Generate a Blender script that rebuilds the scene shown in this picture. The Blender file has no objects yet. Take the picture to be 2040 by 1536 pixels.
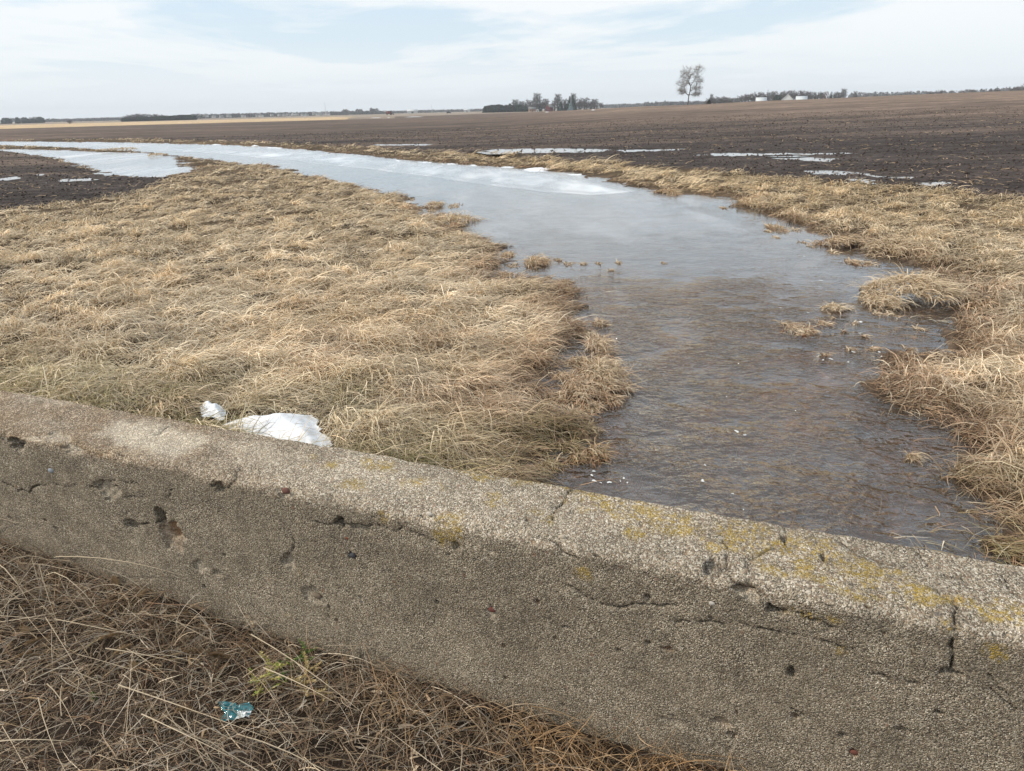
import bpy, math
import numpy as np
from mathutils import Matrix, Vector

sc = bpy.context.scene
col = sc.collection
R = math.radians
rng = np.random.default_rng(11)

# ------------------------------------------------------------------ camera
W, H, F = 2040.0, 1536.0, 1470.0
PITCH, ROLL, ZC = R(20.5), R(1.4), 2.7
fw = np.array([0, math.cos(PITCH), -math.sin(PITCH)])
r0 = np.array([1.0, 0, 0]); u0 = np.cross(r0, fw)
rt = math.cos(ROLL) * r0 - math.sin(ROLL) * u0
up = math.sin(ROLL) * r0 + math.cos(ROLL) * u0
cam_d = bpy.data.cameras.new('camera')
cam = bpy.data.objects.new('camera', cam_d); col.objects.link(cam)
cam_d.sensor_width = 36.0; cam_d.lens = F / W * 36.0
cam_d.clip_start = 0.05; cam_d.clip_end = 20000
cam.matrix_world = Matrix(((rt[0], up[0], -fw[0], 0), (rt[1], up[1], -fw[1], 0), (rt[2], up[2], -fw[2], ZC), (0, 0, 0, 1)))
sc.camera = cam

# ------------------------------------------------------------------ world, sun, exposure
SUN_DIR = Vector((-0.80, -0.04, 0.60)).normalized()      # from the scene towards the sun
sun_el = math.asin(SUN_DIR.z); sun_az = math.atan2(SUN_DIR.x, SUN_DIR.y)
world = bpy.data.worlds.new('World'); sc.world = world; world.use_nodes = True
nt = world.node_tree; nt.nodes.clear()
def nd(t, typ, **kw):
    n = t.nodes.new(typ)
    for k, v in kw.items():
        if k[0] == '_': setattr(n, k[1:], v)
        else:
            key = int(k[1:]) if k[0] == 'i' and k[1:].isdigit() else k
            s = n.inputs[key]
            if isinstance(v, bpy.types.NodeSocket): t.links.new(v, s)
            else: s.default_value = v
    return n
def math_(t, op, a, b=None, clamp=False):
    n = t.nodes.new('ShaderNodeMath'); n.operation = op; n.use_clamp = clamp
    for i, v in enumerate((a, b)):
        if v is None: continue
        if isinstance(v, bpy.types.NodeSocket): t.links.new(v, n.inputs[i])
        else: n.inputs[i].default_value = v
    return n.outputs[0]
def ramp(t, fac, stops):
    n = t.nodes.new('ShaderNodeValToRGB'); t.links.new(fac, n.inputs[0])
    e = n.color_ramp.elements
    while len(e) < len(stops): e.new(0.5)
    for el, (p, c) in zip(e, stops):
        el.position = p; el.color = (c, c, c, 1) if np.isscalar(c) else (*c[:3], 1)
    return n.outputs[0]
def mix(t, fac, a, b, typ='MIX'):
    n = t.nodes.new('ShaderNodeMix'); n.data_type = 'RGBA'; n.blend_type = typ
    for k, v in ((0, fac), (6, a), (7, b)):
        if isinstance(v, bpy.types.NodeSocket): t.links.new(v, n.inputs[k])
        else: n.inputs[k].default_value = v if k == 0 else (*v[:3], 1)
    return n.outputs[2]
sky = nd(nt, 'ShaderNodeTexSky', _sky_type='NISHITA', _sun_disc=False, _sun_elevation=sun_el, _sun_rotation=sun_az, _air_density=1.0, _dust_density=1.5)
bg_sky = nd(nt, 'ShaderNodeBackground', Color=sky.outputs[0], Strength=0.14)
tc = nd(nt, 'ShaderNodeTexCoord')
sep = nd(nt, 'ShaderNodeSeparateXYZ', i0=tc.outputs['Generated'])
zz = math_(nt, 'ADD', math_(nt, 'MAXIMUM', sep.outputs[2], 0.0), 0.06)
px_ = math_(nt, 'DIVIDE', sep.outputs[0], zz); py_ = math_(nt, 'DIVIDE', sep.outputs[1], zz)
cmb = nd(nt, 'ShaderNodeCombineXYZ', X=px_, Y=math_(nt, 'MULTIPLY', py_, 0.8), Z=18.2)
cn1 = nd(nt, 'ShaderNodeTexNoise', Vector=cmb.outputs[0], Scale=0.36, Detail=6.0, Roughness=0.55, Distortion=0.6)
cn2 = nd(nt, 'ShaderNodeTexNoise', Vector=cmb.outputs[0], Scale=1.1, Detail=6.0, Roughness=0.6, Distortion=0.4)
cf = math_(nt, 'ADD', math_(nt, 'MULTIPLY', cn1.outputs[0], 0.75), math_(nt, 'MULTIPLY', cn2.outputs[0], 0.25))
cover = ramp(nt, cf, [(0.41, 0.0), (0.46, 0.45), (0.50, 0.9), (0.56, 1.0)])
horiz = ramp(nt, sep.outputs[2], [(0.0, 1.0), (0.04, 0.75), (0.08, 0.20), (0.14, 0.0)])
cov = math_(nt, 'MAXIMUM', cover, horiz)
ccol = ramp(nt, sep.outputs[2], [(0.0, (0.90, 0.97, 1.03)), (0.04, (0.87, 0.925, 0.97)), (0.09, (0.92, 0.955, 0.98)), (0.15, (0.97, 0.985, 0.99)), (0.30, (1.12, 1.14, 1.16)), (0.6, (1.15, 1.16, 1.18)), (1.0, (0.95, 0.98, 1.02))])
thin = mix(nt, 1.0, sky.outputs[0], (0.14, 0.14, 0.14), 'MULTIPLY')
thin = mix(nt, 0.8, thin, (0.68, 0.83, 0.96))
ccol = mix(nt, cov, thin, ccol)
bg_cl = nd(nt, 'ShaderNodeBackground', Color=ccol, Strength=1.0)
mx = nd(nt, 'ShaderNodeMixShader', Fac=0.93, i1=bg_sky.outputs[0], i2=bg_cl.outputs[0])
nd(nt, 'ShaderNodeOutputWorld', Surface=mx.outputs[0])

sun_d = bpy.data.lights.new('sun', 'SUN'); sun_d.energy = 3.0; sun_d.angle = R(2.0); sun_d.color = (1.0, 0.93, 0.82)
sun = bpy.data.objects.new('sun', sun_d); col.objects.link(sun)
sun.rotation_euler = SUN_DIR.to_track_quat('Z', 'Y').to_euler()
sc.view_settings.view_transform = 'Standard'; sc.view_settings.look = 'None'
sc.view_settings.exposure = 0.10; sc.view_settings.gamma = 1.0
sc.cycles.max_bounces = 8; sc.cycles.transparent_max_bounces = 12; sc.cycles.volume_bounces = 0

# ------------------------------------------------------------------ helpers
def ray(x, y): return fw + (x - W / 2) / F * rt - (y - H / 2) / F * up
def P(x, y, z=0.0):
    d = ray(x, y); t = (z - ZC) / d[2]
    return np.array([d[0] * t, d[1] * t, z])
def proj(p):
    d = np.asarray(p, float) - np.array([0, 0, ZC])
    return W / 2 + F * (d @ rt) / (d @ fw), H / 2 - F * (d @ up) / (d @ fw)
def at_range(px, rng_m, py=200.0):
    d = ray(px, py); h = math.hypot(d[0], d[1])
    return d[0] / h * rng_m, d[1] / h * rng_m
def z_at(px, py, rng_m):                # height seen at pixel row py at horizontal range rng_m
    d = ray(px, py); return ZC + d[2] / math.hypot(d[0], d[1]) * rng_m

def _h(ix, iy, s):
    n = (ix.astype(np.int64) * 374761393 + iy.astype(np.int64) * 668265263 + s * 974634533) & 0xFFFFFFFF
    n = ((n ^ (n >> 13)) * 1274126177) & 0xFFFFFFFF
    return (n ^ (n >> 16)) & 0xFFFF
def pn(x, y, s=0):
    x = np.asarray(x, float); y = np.asarray(y, float)
    xi = np.floor(x); yi = np.floor(y); fx = x - xi; fy = y - yi
    u = fx * fx * fx * (fx * (fx * 6 - 15) + 10); v = fy * fy * fy * (fy * (fy * 6 - 15) + 10)
    def g(ox, oy):
        a = _h(xi + ox, yi + oy, s) * (2 * math.pi / 65536.0)
        return np.cos(a) * (fx - ox) + np.sin(a) * (fy - oy)
    a = g(0, 0); b = g(1, 0); c = g(0, 1); d = g(1, 1)
    return 1.4 * ((a + (b - a) * u) + ((c + (d - c) * u) - (a + (b - a) * u)) * v)
def fbm(x, y, o=4, s=0):
    t = 0; a = 0.5
    for i in range(o):
        t = t + a * pn(x, y, s + i * 17); x = x * 2.03 + 3.1; y = y * 2.03 - 1.7; a *= 0.5
    return t
def sst(e0, e1, x):
    t = np.clip((x - e0) / (e1 - e0), 0, 1); return t * t * (3 - 2 * t)
def sdpoly(x, y, poly):                 # negative inside
    x = np.asarray(x, float); y = np.asarray(y, float)
    d = np.full(x.shape, 1e18); ins = np.zeros(x.shape, bool)
    n = len(poly)
    for i in range(n):
        ax, ay = poly[i][:2]; bx, by = poly[(i + 1) % n][:2]
        ex, ey = bx - ax, by - ay; L = ex * ex + ey * ey + 1e-12
        t = np.clip(((x - ax) * ex + (y - ay) * ey) / L, 0, 1)
        d = np.minimum(d, (x - ax - ex * t) ** 2 + (y - ay - ey * t) ** 2)
        if ay != by:
            c = ((ay > y) != (by > y)) & (x < ax + (y - ay) * ex / ey); ins ^= c
    d = np.sqrt(d); return np.where(ins, -d, d)
def raw_mesh(name, V, faces, cols=None, attrs=None, smooth=False):
    """faces: (n,4) or (n,3) int array, or a list of such arrays"""
    me = bpy.data.meshes.new(name)
    V = np.asarray(V, np.float32)
    fl = faces if isinstance(faces, list) else [faces]
    fl = [np.asarray(f, np.int32) for f in fl if len(f)]
    me.vertices.add(len(V)); me.vertices.foreach_set('co', V.ravel())
    loops = np.concatenate([f.ravel() for f in fl])
    tot = np.concatenate([np.full(len(f), f.shape[1], np.int32) for f in fl])
    start = np.concatenate([[0], np.cumsum(tot)[:-1]]).astype(np.int32)
    me.loops.add(len(loops)); me.loops.foreach_set('vertex_index', loops)
    me.polygons.add(len(tot)); me.polygons.foreach_set('loop_start', start)
    me.polygons.foreach_set('loop_total', tot)
    if smooth: me.polygons.foreach_set('use_smooth', np.ones(len(tot), bool))
    if cols is not None:
        a = me.attributes.new('Col', 'FLOAT_COLOR', 'POINT')
        c = np.ones((len(V), 4), np.float32); c[:, :3] = cols; a.data.foreach_set('color', c.ravel())
    for k, v in (attrs or {}).items():
        a = me.attributes.new(k, 'FLOAT', 'POINT'); a.data.foreach_set('value', np.asarray(v, np.float32))
    me.update(calc_edges=True); me.validate()
    return me
def obj(name, me, m=None, parent=None, label=None, cat=None, group=None, kind=None, loc=None):
    o = bpy.data.objects.new(name, me); col.objects.link(o)
    if m is not None and me is not None and not me.materials: me.materials.append(m)
    if parent is not None: o.parent = parent
    if loc is not None: o.location = loc
    if label: o['label'] = label
    if cat: o['category'] = cat
    if group: o['group'] = group
    if kind: o['kind'] = kind
    return o
def copy_tree(o, parent=None):
    c = o.copy(); col.objects.link(c)
    if parent is not None: c.parent = parent
    for ch in list(o.children): copy_tree(ch, c)
    return c
def grid_faces(nr, nc):
    i = np.arange(nr - 1)[:, None] * nc + np.arange(nc - 1)[None, :]
    i = i.ravel(); return np.stack([i, i + 1, i + nc + 1, i + nc], 1)
def new_mat(name):
    m = bpy.data.materials.new(name); m.use_nodes = True; t = m.node_tree; t.nodes.clear()
    return m, t
def finish(t, color, rough=0.9, bump=None, spec=0.3, disp_strength=0.5, dist=0.02, trans=0.0):
    b = nd(t, 'ShaderNodeBsdfPrincipled', Roughness=rough)
    b.inputs['Specular IOR Level'].default_value = spec
    if isinstance(color, bpy.types.NodeSocket): t.links.new(color, b.inputs['Base Color'])
    else: b.inputs['Base Color'].default_value = (*color, 1)
    if bump is not None:
        bn = nd(t, 'ShaderNodeBump', Strength=disp_strength, Distance=dist, Height=bump)
        t.links.new(bn.outputs[0], b.inputs['Normal'])
    out = b.outputs[0]
    if trans:
        tr = nd(t, 'ShaderNodeBsdfTranslucent')
        if isinstance(color, bpy.types.NodeSocket): t.links.new(color, tr.inputs[0])
        else: tr.inputs[0].default_value = (*color, 1)
        out = nd(t, 'ShaderNodeMixShader', Fac=trans, i1=b.outputs[0], i2=tr.outputs[0]).outputs[0]
    nd(t, 'ShaderNodeOutputMaterial', Surface=out)
    return b
def attr(t, name): return nd(t, 'ShaderNodeAttribute', _attribute_name=name)
def ocoord(t): return nd(t, 'ShaderNodeTexCoord').outputs['Object']
def noise(t, vec, scale, detail=4.0, rough=0.55, dist=0.0):
    return nd(t, 'ShaderNodeTexNoise', Vector=vec, Scale=scale, Detail=detail, Roughness=rough, Distortion=dist).outputs[0]
def flat_mat(name, c, rough=0.85, var=0.25, scale=3.0):
    m, t = new_mat(name); n = noise(t, ocoord(t), scale, 4)
    c = np.array(c); finish(t, ramp(t, n, [(0.3, c * (1 - var)), (0.7, c * (1 + var))]), rough); return m

# vertex-coloured material with fine noise
def col_mat(name, rough=0.85, trans=0.0, nscale=None, namp=0.3, spec=0.2, bump=None):
    m, t = new_mat(name); c = attr(t, 'Col').outputs['Color']
    h = None
    if nscale:
        n = noise(t, ocoord(t), nscale, 6, 0.65)
        c = mix(t, 1.0, c, ramp(t, n, [(0.25, 1 - namp), (0.75, 1 + namp)]), 'MULTIPLY')
        if bump: h = n
    finish(t, c, rough, trans=trans, spec=spec, bump=h, dist=bump or 0.02, disp_strength=0.9); return m
M_GRASS = col_mat('dry_grass', 0.7, 0.25, spec=0.25)
M_TWIG = col_mat('bark_and_twigs', 0.95)

# ------------------------------------------------------------------ layout traced on the ground
L2 = lambda pts, z=0.0: [P(x, y, z)[:2] for x, y in pts]
STREAM = L2([(985, 1080), (1052, 948), (1110, 905), (1146, 870), (1128, 836), (1058, 803), (1082, 744), (1078, 715), (1112, 700), (1124, 645),
    (1132, 612), (1112, 592), (1120, 572), (1092, 558), (970, 550), (992, 502), (962, 476), (912, 458), (938, 438), (850, 426), (830, 400), (740, 378),
    (660, 360), (600, 346), (520, 330), (440, 322), (350, 312), (320, 306), (265, 301.5), (130, 294), (0, 289.5), (-300, 291), (-300, 288),
    (0, 280.2), (150, 282), (300, 284), (420, 287), (500, 289.5), (600, 297), (700, 306), (760, 313), (860, 323), (960, 329), (1060, 336),
    (1150, 346), (1240, 366), (1290, 376), (1350, 386), (1400, 387), (1480, 398), (1480, 412), (1530, 432), (1600, 453), (1690, 476),
    (1780, 522), (1845, 547), (1905, 563), (1922, 600), (1900, 640), (1862, 660), (1850, 690), (1722, 716), (1700, 735), (1722, 752),
    (1765, 792), (1835, 832), (1910, 882), (1945, 932), (1985, 985), (1995, 1060), (1975, 1130), (1975, 1300)])
POND = L2([(352, 313), (384, 335), (378, 345), (330, 355), (240, 352), (170, 334), (100, 314), (20, 302), (-200, 303), (-200, 299), (0, 297),
    (120, 299), (200, 303), (265, 304), (320, 308)])
FIELD = L2([(2500, 440), (2040, 397), (1900, 378), (1800, 373), (1640, 362), (1560, 352), (1440, 342), (1330, 335), (1230, 328), (1100, 318),
    (980, 308), (860, 301), (700, 291), (560, 283.5), (420, 280), (270, 276), (0, 278), (-300, 280)], 0.2)
FIELD = FIELD + [np.array([-9000., 900.]), np.array([-9000., 9000.]), np.array([9000., 9000.]), np.array([9000., 30.])]
LFIELD = L2([(-500, 470), (0, 428), (100, 412), (230, 397), (310, 378), (345, 357), (330, 353), (240, 350), (170, 332), (100, 312), (20, 301), (-200, 301), (-900, 330)], 0.05)
SHOAL = L2([(1080, 945), (1180, 880), (1130, 800), (1180, 700), (1160, 560), (1300, 600), (1330, 850), (1300, 1000), (1100, 1080)])
SHOAL2 = L2([(2030, 1300), (1640, 1120), (1700, 1000), (1770, 880), (1700, 760), (1560, 700), (1600, 620), (1700, 560), (1640, 470), (1990, 560), (2100, 1000)])
WA = np.array([0.567, 1.4195]); WT = np.array([-.9211, .3893]); WN = np.array([.3893, .9211])
ZG = ZC - 1.6
PUD = [  # (pixel outline, range-dependent level) shallow melt water in the ploughed field
    [(962, 301.5), (1000, 297), (1100, 295.5), (1250, 298), (1290, 297.5), (1250, 302.5), (1100, 304.5), (1000, 306)],
    [(1240, 299), (1360, 296.5), (1350, 299.5), (1290, 301.5), (1250, 302)],
    [(1395, 309), (1440, 305.5), (1560, 305), (1690, 304.5), (1690, 306.5), (1560, 310.5), (1440, 311)],
    [(1535, 314), (1590, 312), (1650, 316), (1640, 321), (1600, 320)],
    [(1604, 341), (1650, 339), (1745, 347), (1700, 351), (1640, 347)],
    [(1690, 353), (1740, 353.5), (1712, 357)], [(1755, 353), (1815, 353), (1800, 356)],
    [(1705, 358), (1745, 360), (1740, 363), (1712, 361)],
    [(1818, 366), (1875, 364), (1862, 370), (1830, 369)],
    [(3, 356), (48, 349), (40, 353), (8, 359)], [(126, 358), (180, 356.5), (172, 360), (130, 361)], [(70, 348), (84, 346.5), (80, 350)],
    [(745, 287.5), (860, 287), (850, 290), (760, 290)],
]

def azr(x, y): return np.degrees(np.arctan2(x, y)), np.hypot(x, y)
CR = [(880, 232, 420), (1000, 227, 360), (1100, 222, 320), (1190, 217, 300), (1280, 212, 275), (1370, 209, 262), (1450, 205, 262), (1500, 202, 262), (1600, 198, 260), (1720, 193, 257), (1850, 187, 254), (2040, 179.5, 250)]
CR_AZ = [-60, -14] + [math.degrees(math.atan2(*at_range(p_, 1, q_))) for p_, q_, _ in CR] + [60, 90]
CR_Z = [0, 0] + [max(0.0, z_at(p_, q_, r_) - 0.22) for p_, q_, r_ in CR] + [6.2, 6.5]
def hill(x, y):
    az, r = azr(x, y)
    g = np.interp(az, CR_AZ, CR_Z)
    rc = np.interp(az, [-60, -6, 5, 12, 60], [420, 420, 300, 265, 250])
    s = sst(0.0, 1.0, np.clip((r - 28) / (rc - 28), 0, 1)) * 0.35 + 0.65 * np.clip((r - 28) / (rc - 28), 0, 1)
    b = 1 - sst(1.0, 2.2, r / rc)
    return 0.22 + g * s * b
PUDW = []
for p in PUD:
    c = np.mean(np.array(p), 0)
    q = P(c[0], c[1], 0.25)
    for _ in range(6):
        z = float(hill(q[0], q[1])) if c[0] > 500 else 0.17
        q = P(c[0], c[1], z)
    PUDW.append((z, [P(a, b, z)[:2] for a, b in p]))

def land(x, y):
    """everything about the ground beyond the wall: dict of fields"""
    x = np.asarray(x, float); y = np.asarray(y, float)
    az, r = azr(x, y)
    amp = np.clip(0.55 + 0.03 * r, 0, 2.0)
    wob = amp * (fbm(x / 0.9, y / 0.9, 4, 3) * 0.8 + fbm(x / 3.5, y / 3.5, 2, 9) * 0.5)
    near = r < 330
    sdw = np.full(x.shape, 50.0); sdf = np.full(x.shape, -50.0); sh = np.full(x.shape, 50.0); pond = np.full(x.shape, 50.0)
    xn, yn = x[near], y[near]
    s1 = sdpoly(xn, yn, STREAM); s2 = sdpoly(xn, yn, POND)
    sdw[near] = np.minimum(s1, s2) + wob[near]
    pond[near] = s2
    sdf[near] = np.minimum(sdpoly(xn, yn, FIELD), sdpoly(xn, yn, LFIELD)) + 0.6 * wob[near] + 0.4 * fbm(xn / 4, yn / 4, 2, 31)
    sh[near] = np.minimum(sdpoly(xn, yn, SHOAL), sdpoly(xn, yn, SHOAL2))
    fm = sst(0.4, -0.4, sdf)
    # meadow
    fade = np.exp(-r / 70)
    mz = 0.12 + 0.16 * fbm(x / 0.75, y / 0.75, 3, 5) + 0.09 * fbm(x / 2.4, y / 2.4, 2, 6)
    hz = hill(x, y)
    leftf = sst(0.0, 1.0, (-x - 3) / 4) * sst(60, 45, y)
    hz = hz * (1 - leftf) + 0.13 * leftf
    hz = hz + fade * (0.025 * np.sin(y * 2 * math.pi / 0.9 + 0.6 * pn(x / 5, y / 5, 77)) + 0.045 * fbm(x / 0.8, y / 0.35, 4, 8)) + 0.06 * fbm(x / 9, y / 4, 2, 12)
    for zp, poly in PUDW:
        a = np.array(poly); c = a.mean(0); rad = np.max(np.hypot(*(a - c).T)) + 4
        k = np.hypot(x - c[0], y - c[1]) < rad
        if not k.any(): continue
        sp = sdpoly(x[k], y[k], poly) + 0.5 * fbm(x[k] / 1.5, y[k] / 3, 3, 41)
        w = sst(1.6, 0.0, sp); lvl = zp - 0.03 + 0.10 * sst(-0.1, 0.8, sp) + 0.085 * pn(x[k] / 0.5, y[k] / 1.4, 4) * np.exp(-r[k] / 90)
        hz[k] = hz[k] * (1 - w) + lvl * w
    z = mz * (1 - fm) + hz * fm
    shl = sst(0.3, -0.8, sh)
    depth = (0.34 - 0.24 * shl) * (1 + 0.5 * fbm(x / 0.8, y / 0.8, 3, 14))
    bed = -0.015 - depth * sst(0.0, 1.6, -sdw)
    t = np.clip(sdw / 1.5, 0, 1)
    z = np.where(sdw > 0, z * t + 0.01 * (1 - t), bed)
    return dict(z=z, sdw=sdw, sdf=sdf, fm=fm, sh=shl, r=r, az=az, pond=pond)

# ------------------------------------------------------------------ ground beyond the wall (one polar sheet, split by land use)
az_f = np.arange(-44, 44.01, 0.078)
az_g = np.concatenate([np.arange(-180, -44, 4.0), az_f, np.arange(46, 180.1, 4.0)])
rr = [1.6]
while rr[-1] < 4500:
    r_ = rr[-1]; rr.append(r_ + (0.05 if r_ < 6 else r_ * 0.0085 if r_ < 70 else r_ * 0.02))
rr = np.array(rr)
A_, R_ = np.meshgrid(np.radians(az_g), rr)
GX, GY = R_ * np.sin(A_), R_ * np.cos(A_)
G = land(GX.ravel(), GY.ravel())
x, y = GX.ravel(), GY.ravel()
gz = G['z']; r = G['r']
c = np.zeros((len(x), 3))
n1 = fbm(x / 0.5, y / 0.5, 3, 51)[:, None]; n2 = fbm(x / 2.2, y / 1.5, 3, 52)[:, None]
bed = np.array([0.20, 0.115, 0.068]) * np.clip(1 + 0.7 * n1 + 0.7 * n2, 0.25, 2)
mead = np.array([0.075, 0.052, 0.030]) * (1 + 0.5 * n1)
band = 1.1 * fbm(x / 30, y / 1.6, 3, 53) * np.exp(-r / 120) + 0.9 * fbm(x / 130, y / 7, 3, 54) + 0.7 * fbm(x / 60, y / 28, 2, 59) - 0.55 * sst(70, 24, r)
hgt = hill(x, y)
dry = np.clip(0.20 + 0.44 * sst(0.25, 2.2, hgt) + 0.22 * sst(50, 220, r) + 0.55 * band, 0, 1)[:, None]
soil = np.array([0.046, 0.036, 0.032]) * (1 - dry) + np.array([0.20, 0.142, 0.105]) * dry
soil = soil * (1 + 0.45 * n1 * np.exp(-r / 60)[:, None])
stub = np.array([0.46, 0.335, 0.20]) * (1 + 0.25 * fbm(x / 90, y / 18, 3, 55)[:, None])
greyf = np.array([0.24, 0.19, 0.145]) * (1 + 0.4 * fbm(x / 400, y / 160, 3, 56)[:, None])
st_in = 360 + 40 * fbm(x / 200, y * 0, 2, 57)
az = G['az']
st = (r > st_in) & (r < np.interp(az, [-60, -30, -12, -3], [640, 760, 700, 480])) & (az < -11.3 + 2.5 * fbm(r / 60, r * 0, 2, 58))
fa = (r > st_in) & ~st & (az < 60) & (az > -80) & ((az < -8) | (r > 520))
fm = G['fm'][:, None]
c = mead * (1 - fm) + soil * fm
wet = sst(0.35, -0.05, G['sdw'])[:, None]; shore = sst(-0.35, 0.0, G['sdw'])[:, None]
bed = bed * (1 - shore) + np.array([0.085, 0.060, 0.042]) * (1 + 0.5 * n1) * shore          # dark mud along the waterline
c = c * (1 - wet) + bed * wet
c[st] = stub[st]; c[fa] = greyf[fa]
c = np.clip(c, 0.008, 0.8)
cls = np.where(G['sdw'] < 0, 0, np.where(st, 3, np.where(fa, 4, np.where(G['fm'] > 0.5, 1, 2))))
m, t = new_mat('soil_and_litter')
v = ocoord(t); ca = attr(t, 'Col').outputs['Color']
nf = noise(t, v, 14, 8, 0.7); ng = noise(t, v, 2.2, 6, 0.6)
cc = mix(t, 1.0, ca, ramp(t, nf, [(0.3, 0.55), (0.7, 1.45)]), 'MULTIPLY')
cc = mix(t, 1.0, cc, ramp(t, ng, [(0.3, 0.8), (0.7, 1.2)]), 'MULTIPLY')
mps = nd(t, 'ShaderNodeMapping', Vector=v, Scale=(0.35, 1.6, 1.0)); nst = noise(t, mps.outputs[0], 1.0, 7, 0.72)
mp2 = nd(t, 'ShaderNodeMapping', Vector=v, Scale=(0.05, 0.16, 1.0)); ns2 = noise(t, mp2.outputs[0], 1.0, 8, 0.75)
cc = mix(t, 1.0, cc, ramp(t, nst, [(0.32, 0.38), (0.68, 1.75)]), 'MULTIPLY'); cc = mix(t, 1.0, cc, ramp(t, ns2, [(0.34, 0.60), (0.66, 1.45)]), 'MULTIPLY')
finish(t, cc, 0.95, bump=nf, dist=0.025, disp_strength=0.6, spec=0.12)
M_GROUND = m
Vg = np.stack([x, y, gz], 1); FG = grid_faces(len(rr), len(az_g))
fc = cls[FG[:, 0]]
def submesh(name, sel, V=Vg, cols=c, attrs=None):
    f = FG[sel]; u, inv = np.unique(f, return_inverse=True)
    return raw_mesh(name, V[u], inv.reshape(f.shape), None if cols is None else cols[u],
                    {k: a[u] for k, a in (attrs or {}).items()}, smooth=True)
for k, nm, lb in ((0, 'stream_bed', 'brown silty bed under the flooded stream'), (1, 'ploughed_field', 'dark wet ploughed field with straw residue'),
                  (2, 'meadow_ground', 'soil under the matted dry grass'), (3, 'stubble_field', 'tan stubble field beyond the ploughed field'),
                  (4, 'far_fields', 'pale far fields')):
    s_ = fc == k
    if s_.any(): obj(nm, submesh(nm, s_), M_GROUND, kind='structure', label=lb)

# ------------------------------------------------------------------ water
RIP = L2([(1260, 590), (1480, 585), (1580, 640), (1640, 720), (1720, 840), (1840, 1000), (1900, 1250), (1150, 1200), (1190, 960), (1250, 800), (1230, 690)])
wsel = (G['sdw'][FG].min(1) < 0.12) & (r[FG].max(1) < 330)
rp = np.full(len(x), 0.10); nr_ = r < 60
rp[nr_] = 0.12 + 0.88 * sst(2.2, -0.8, sdpoly(x[nr_], y[nr_], RIP) + 0.7 * fbm(x[nr_] / 1.3, y[nr_] / 1.3, 3, 61))
rp = rp * np.interp(r, [0, 9, 20, 40, 80], [1, 1, 0.5, 0.14, 0.03])
m, t = new_mat('stream_water'); v = ocoord(t)
mp = nd(t, 'ShaderNodeMapping', Vector=v, Scale=(1.0, 1.35, 1.0), Rotation=(0, 0, 0.35))
w1 = noise(t, mp.outputs[0], 5.2, 1.5, 0.4, 0.8); w2 = noise(t, mp.outputs[0], 13, 2, 0.45, 0.8); w3 = noise(t, v, 1.6, 2)
hgt_ = math_(t, 'ADD', math_(t, 'MULTIPLY', w1, 0.62), math_(t, 'MULTIPLY', w2, 0.38))
hgt_ = math_(t, 'MULTIPLY', math_(t, 'MULTIPLY', hgt_, attr(t, 'rip').outputs['Fac']), ramp(t, w3, [(0.36, 0.25), (0.6, 1.0)]))
bn = nd(t, 'ShaderNodeBump', Strength=1.0, Distance=0.19, Height=hgt_)
fr = nd(t, 'ShaderNodeFresnel', IOR=1.75, Normal=bn.outputs[0])
tr = nd(t, 'ShaderNodeBsdfTransparent', Color=(0.90, 0.78, 0.66, 1))
mud = nd(t, 'ShaderNodeBsdfDiffuse', Color=(0.30, 0.245, 0.20, 1))
body = nd(t, 'ShaderNodeMixShader', Fac=0.14, i1=tr.outputs[0], i2=mud.outputs[0])
gl = nd(t, 'ShaderNodeBsdfGlossy', Roughness=0.03, Normal=bn.outputs[0], Color=(0.93, 0.97, 1.0, 1))
nd(t, 'ShaderNodeOutputMaterial', Surface=nd(t, 'ShaderNodeMixShader', Fac=fr.outputs[0], i1=body.outputs[0], i2=gl.outputs[0]).outputs[0])
Vw = Vg.copy(); Vw[:, 2] = 0
obj('stream_water', submesh('stream_water', wsel, Vw, None, {'rip': rp}), m, kind='structure', label='flooded stream water, rippled brown near the wall and pale further off')

# melting ice on the far reach, plus pale sky sheen painted over nearer water
ICE = L2([(-300, 289), (0, 282), (150, 284), (300, 286), (500, 293), (600, 299), (700, 308), (860, 325), (960, 332), (1060, 339), (1150, 350), (1235, 369), (1260, 382),
    (1180, 388), (1080, 381), (980, 369), (850, 351), (730, 337), (640, 326), (560, 318), (430, 306), (300, 300), (0, 291), (-300, 292)])
isel0 = r < 330
sdi = np.full(len(x), 50.0); sdi[isel0] = np.minimum(sdpoly(x[isel0], y[isel0], ICE), G['pond'][isel0] - 0.6)
sdi = sdi + np.clip(0.012 * r, 0.2, 1.2) * fbm(x / 3.0, y / 6.0, 4, 71)
edge = np.exp(-(sdi / (0.15 + 0.006 * r)) ** 2)
SHEEN = L2([(300, 296), (560, 305), (760, 316), (960, 330), (1150, 348), (1290, 380), (1470, 402), (1520, 436), (1580, 470), (1400, 470), (1150, 480), (1000, 470), (930, 440), (830, 405), (600, 352), (400, 318)])
sd2 = np.full(len(x), 50.0); sd2[isel0] = sdpoly(x[isel0], y[isel0], SHEEN); sd2 = sd2 + 1.2 * fbm(x / 2.5, y / 4.0, 3, 75)
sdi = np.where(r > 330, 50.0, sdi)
sky_sheen = sst(-0.05, 0.22, -0.45 * np.clip(sd2 / 2.0, -1.4, 1) + 0.75 * fbm(x / 1.6 + y / 9, y / 4.5, 4, 76)) * (0.26 + 0.24 * fbm(x / 0.8, y / 3, 4, 77))  # pale patches put sky reflection into the colour of the mid-stream water
ice = np.clip(sky_sheen +sst(0.2, -0.8 - 0.01 * r, sdi) * (0.62 + 0.55 * fbm(x / 3, y / 9, 4, 72)) + 0.45 * edge * sst(0.3, 0, sdi), 0, 1)
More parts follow.
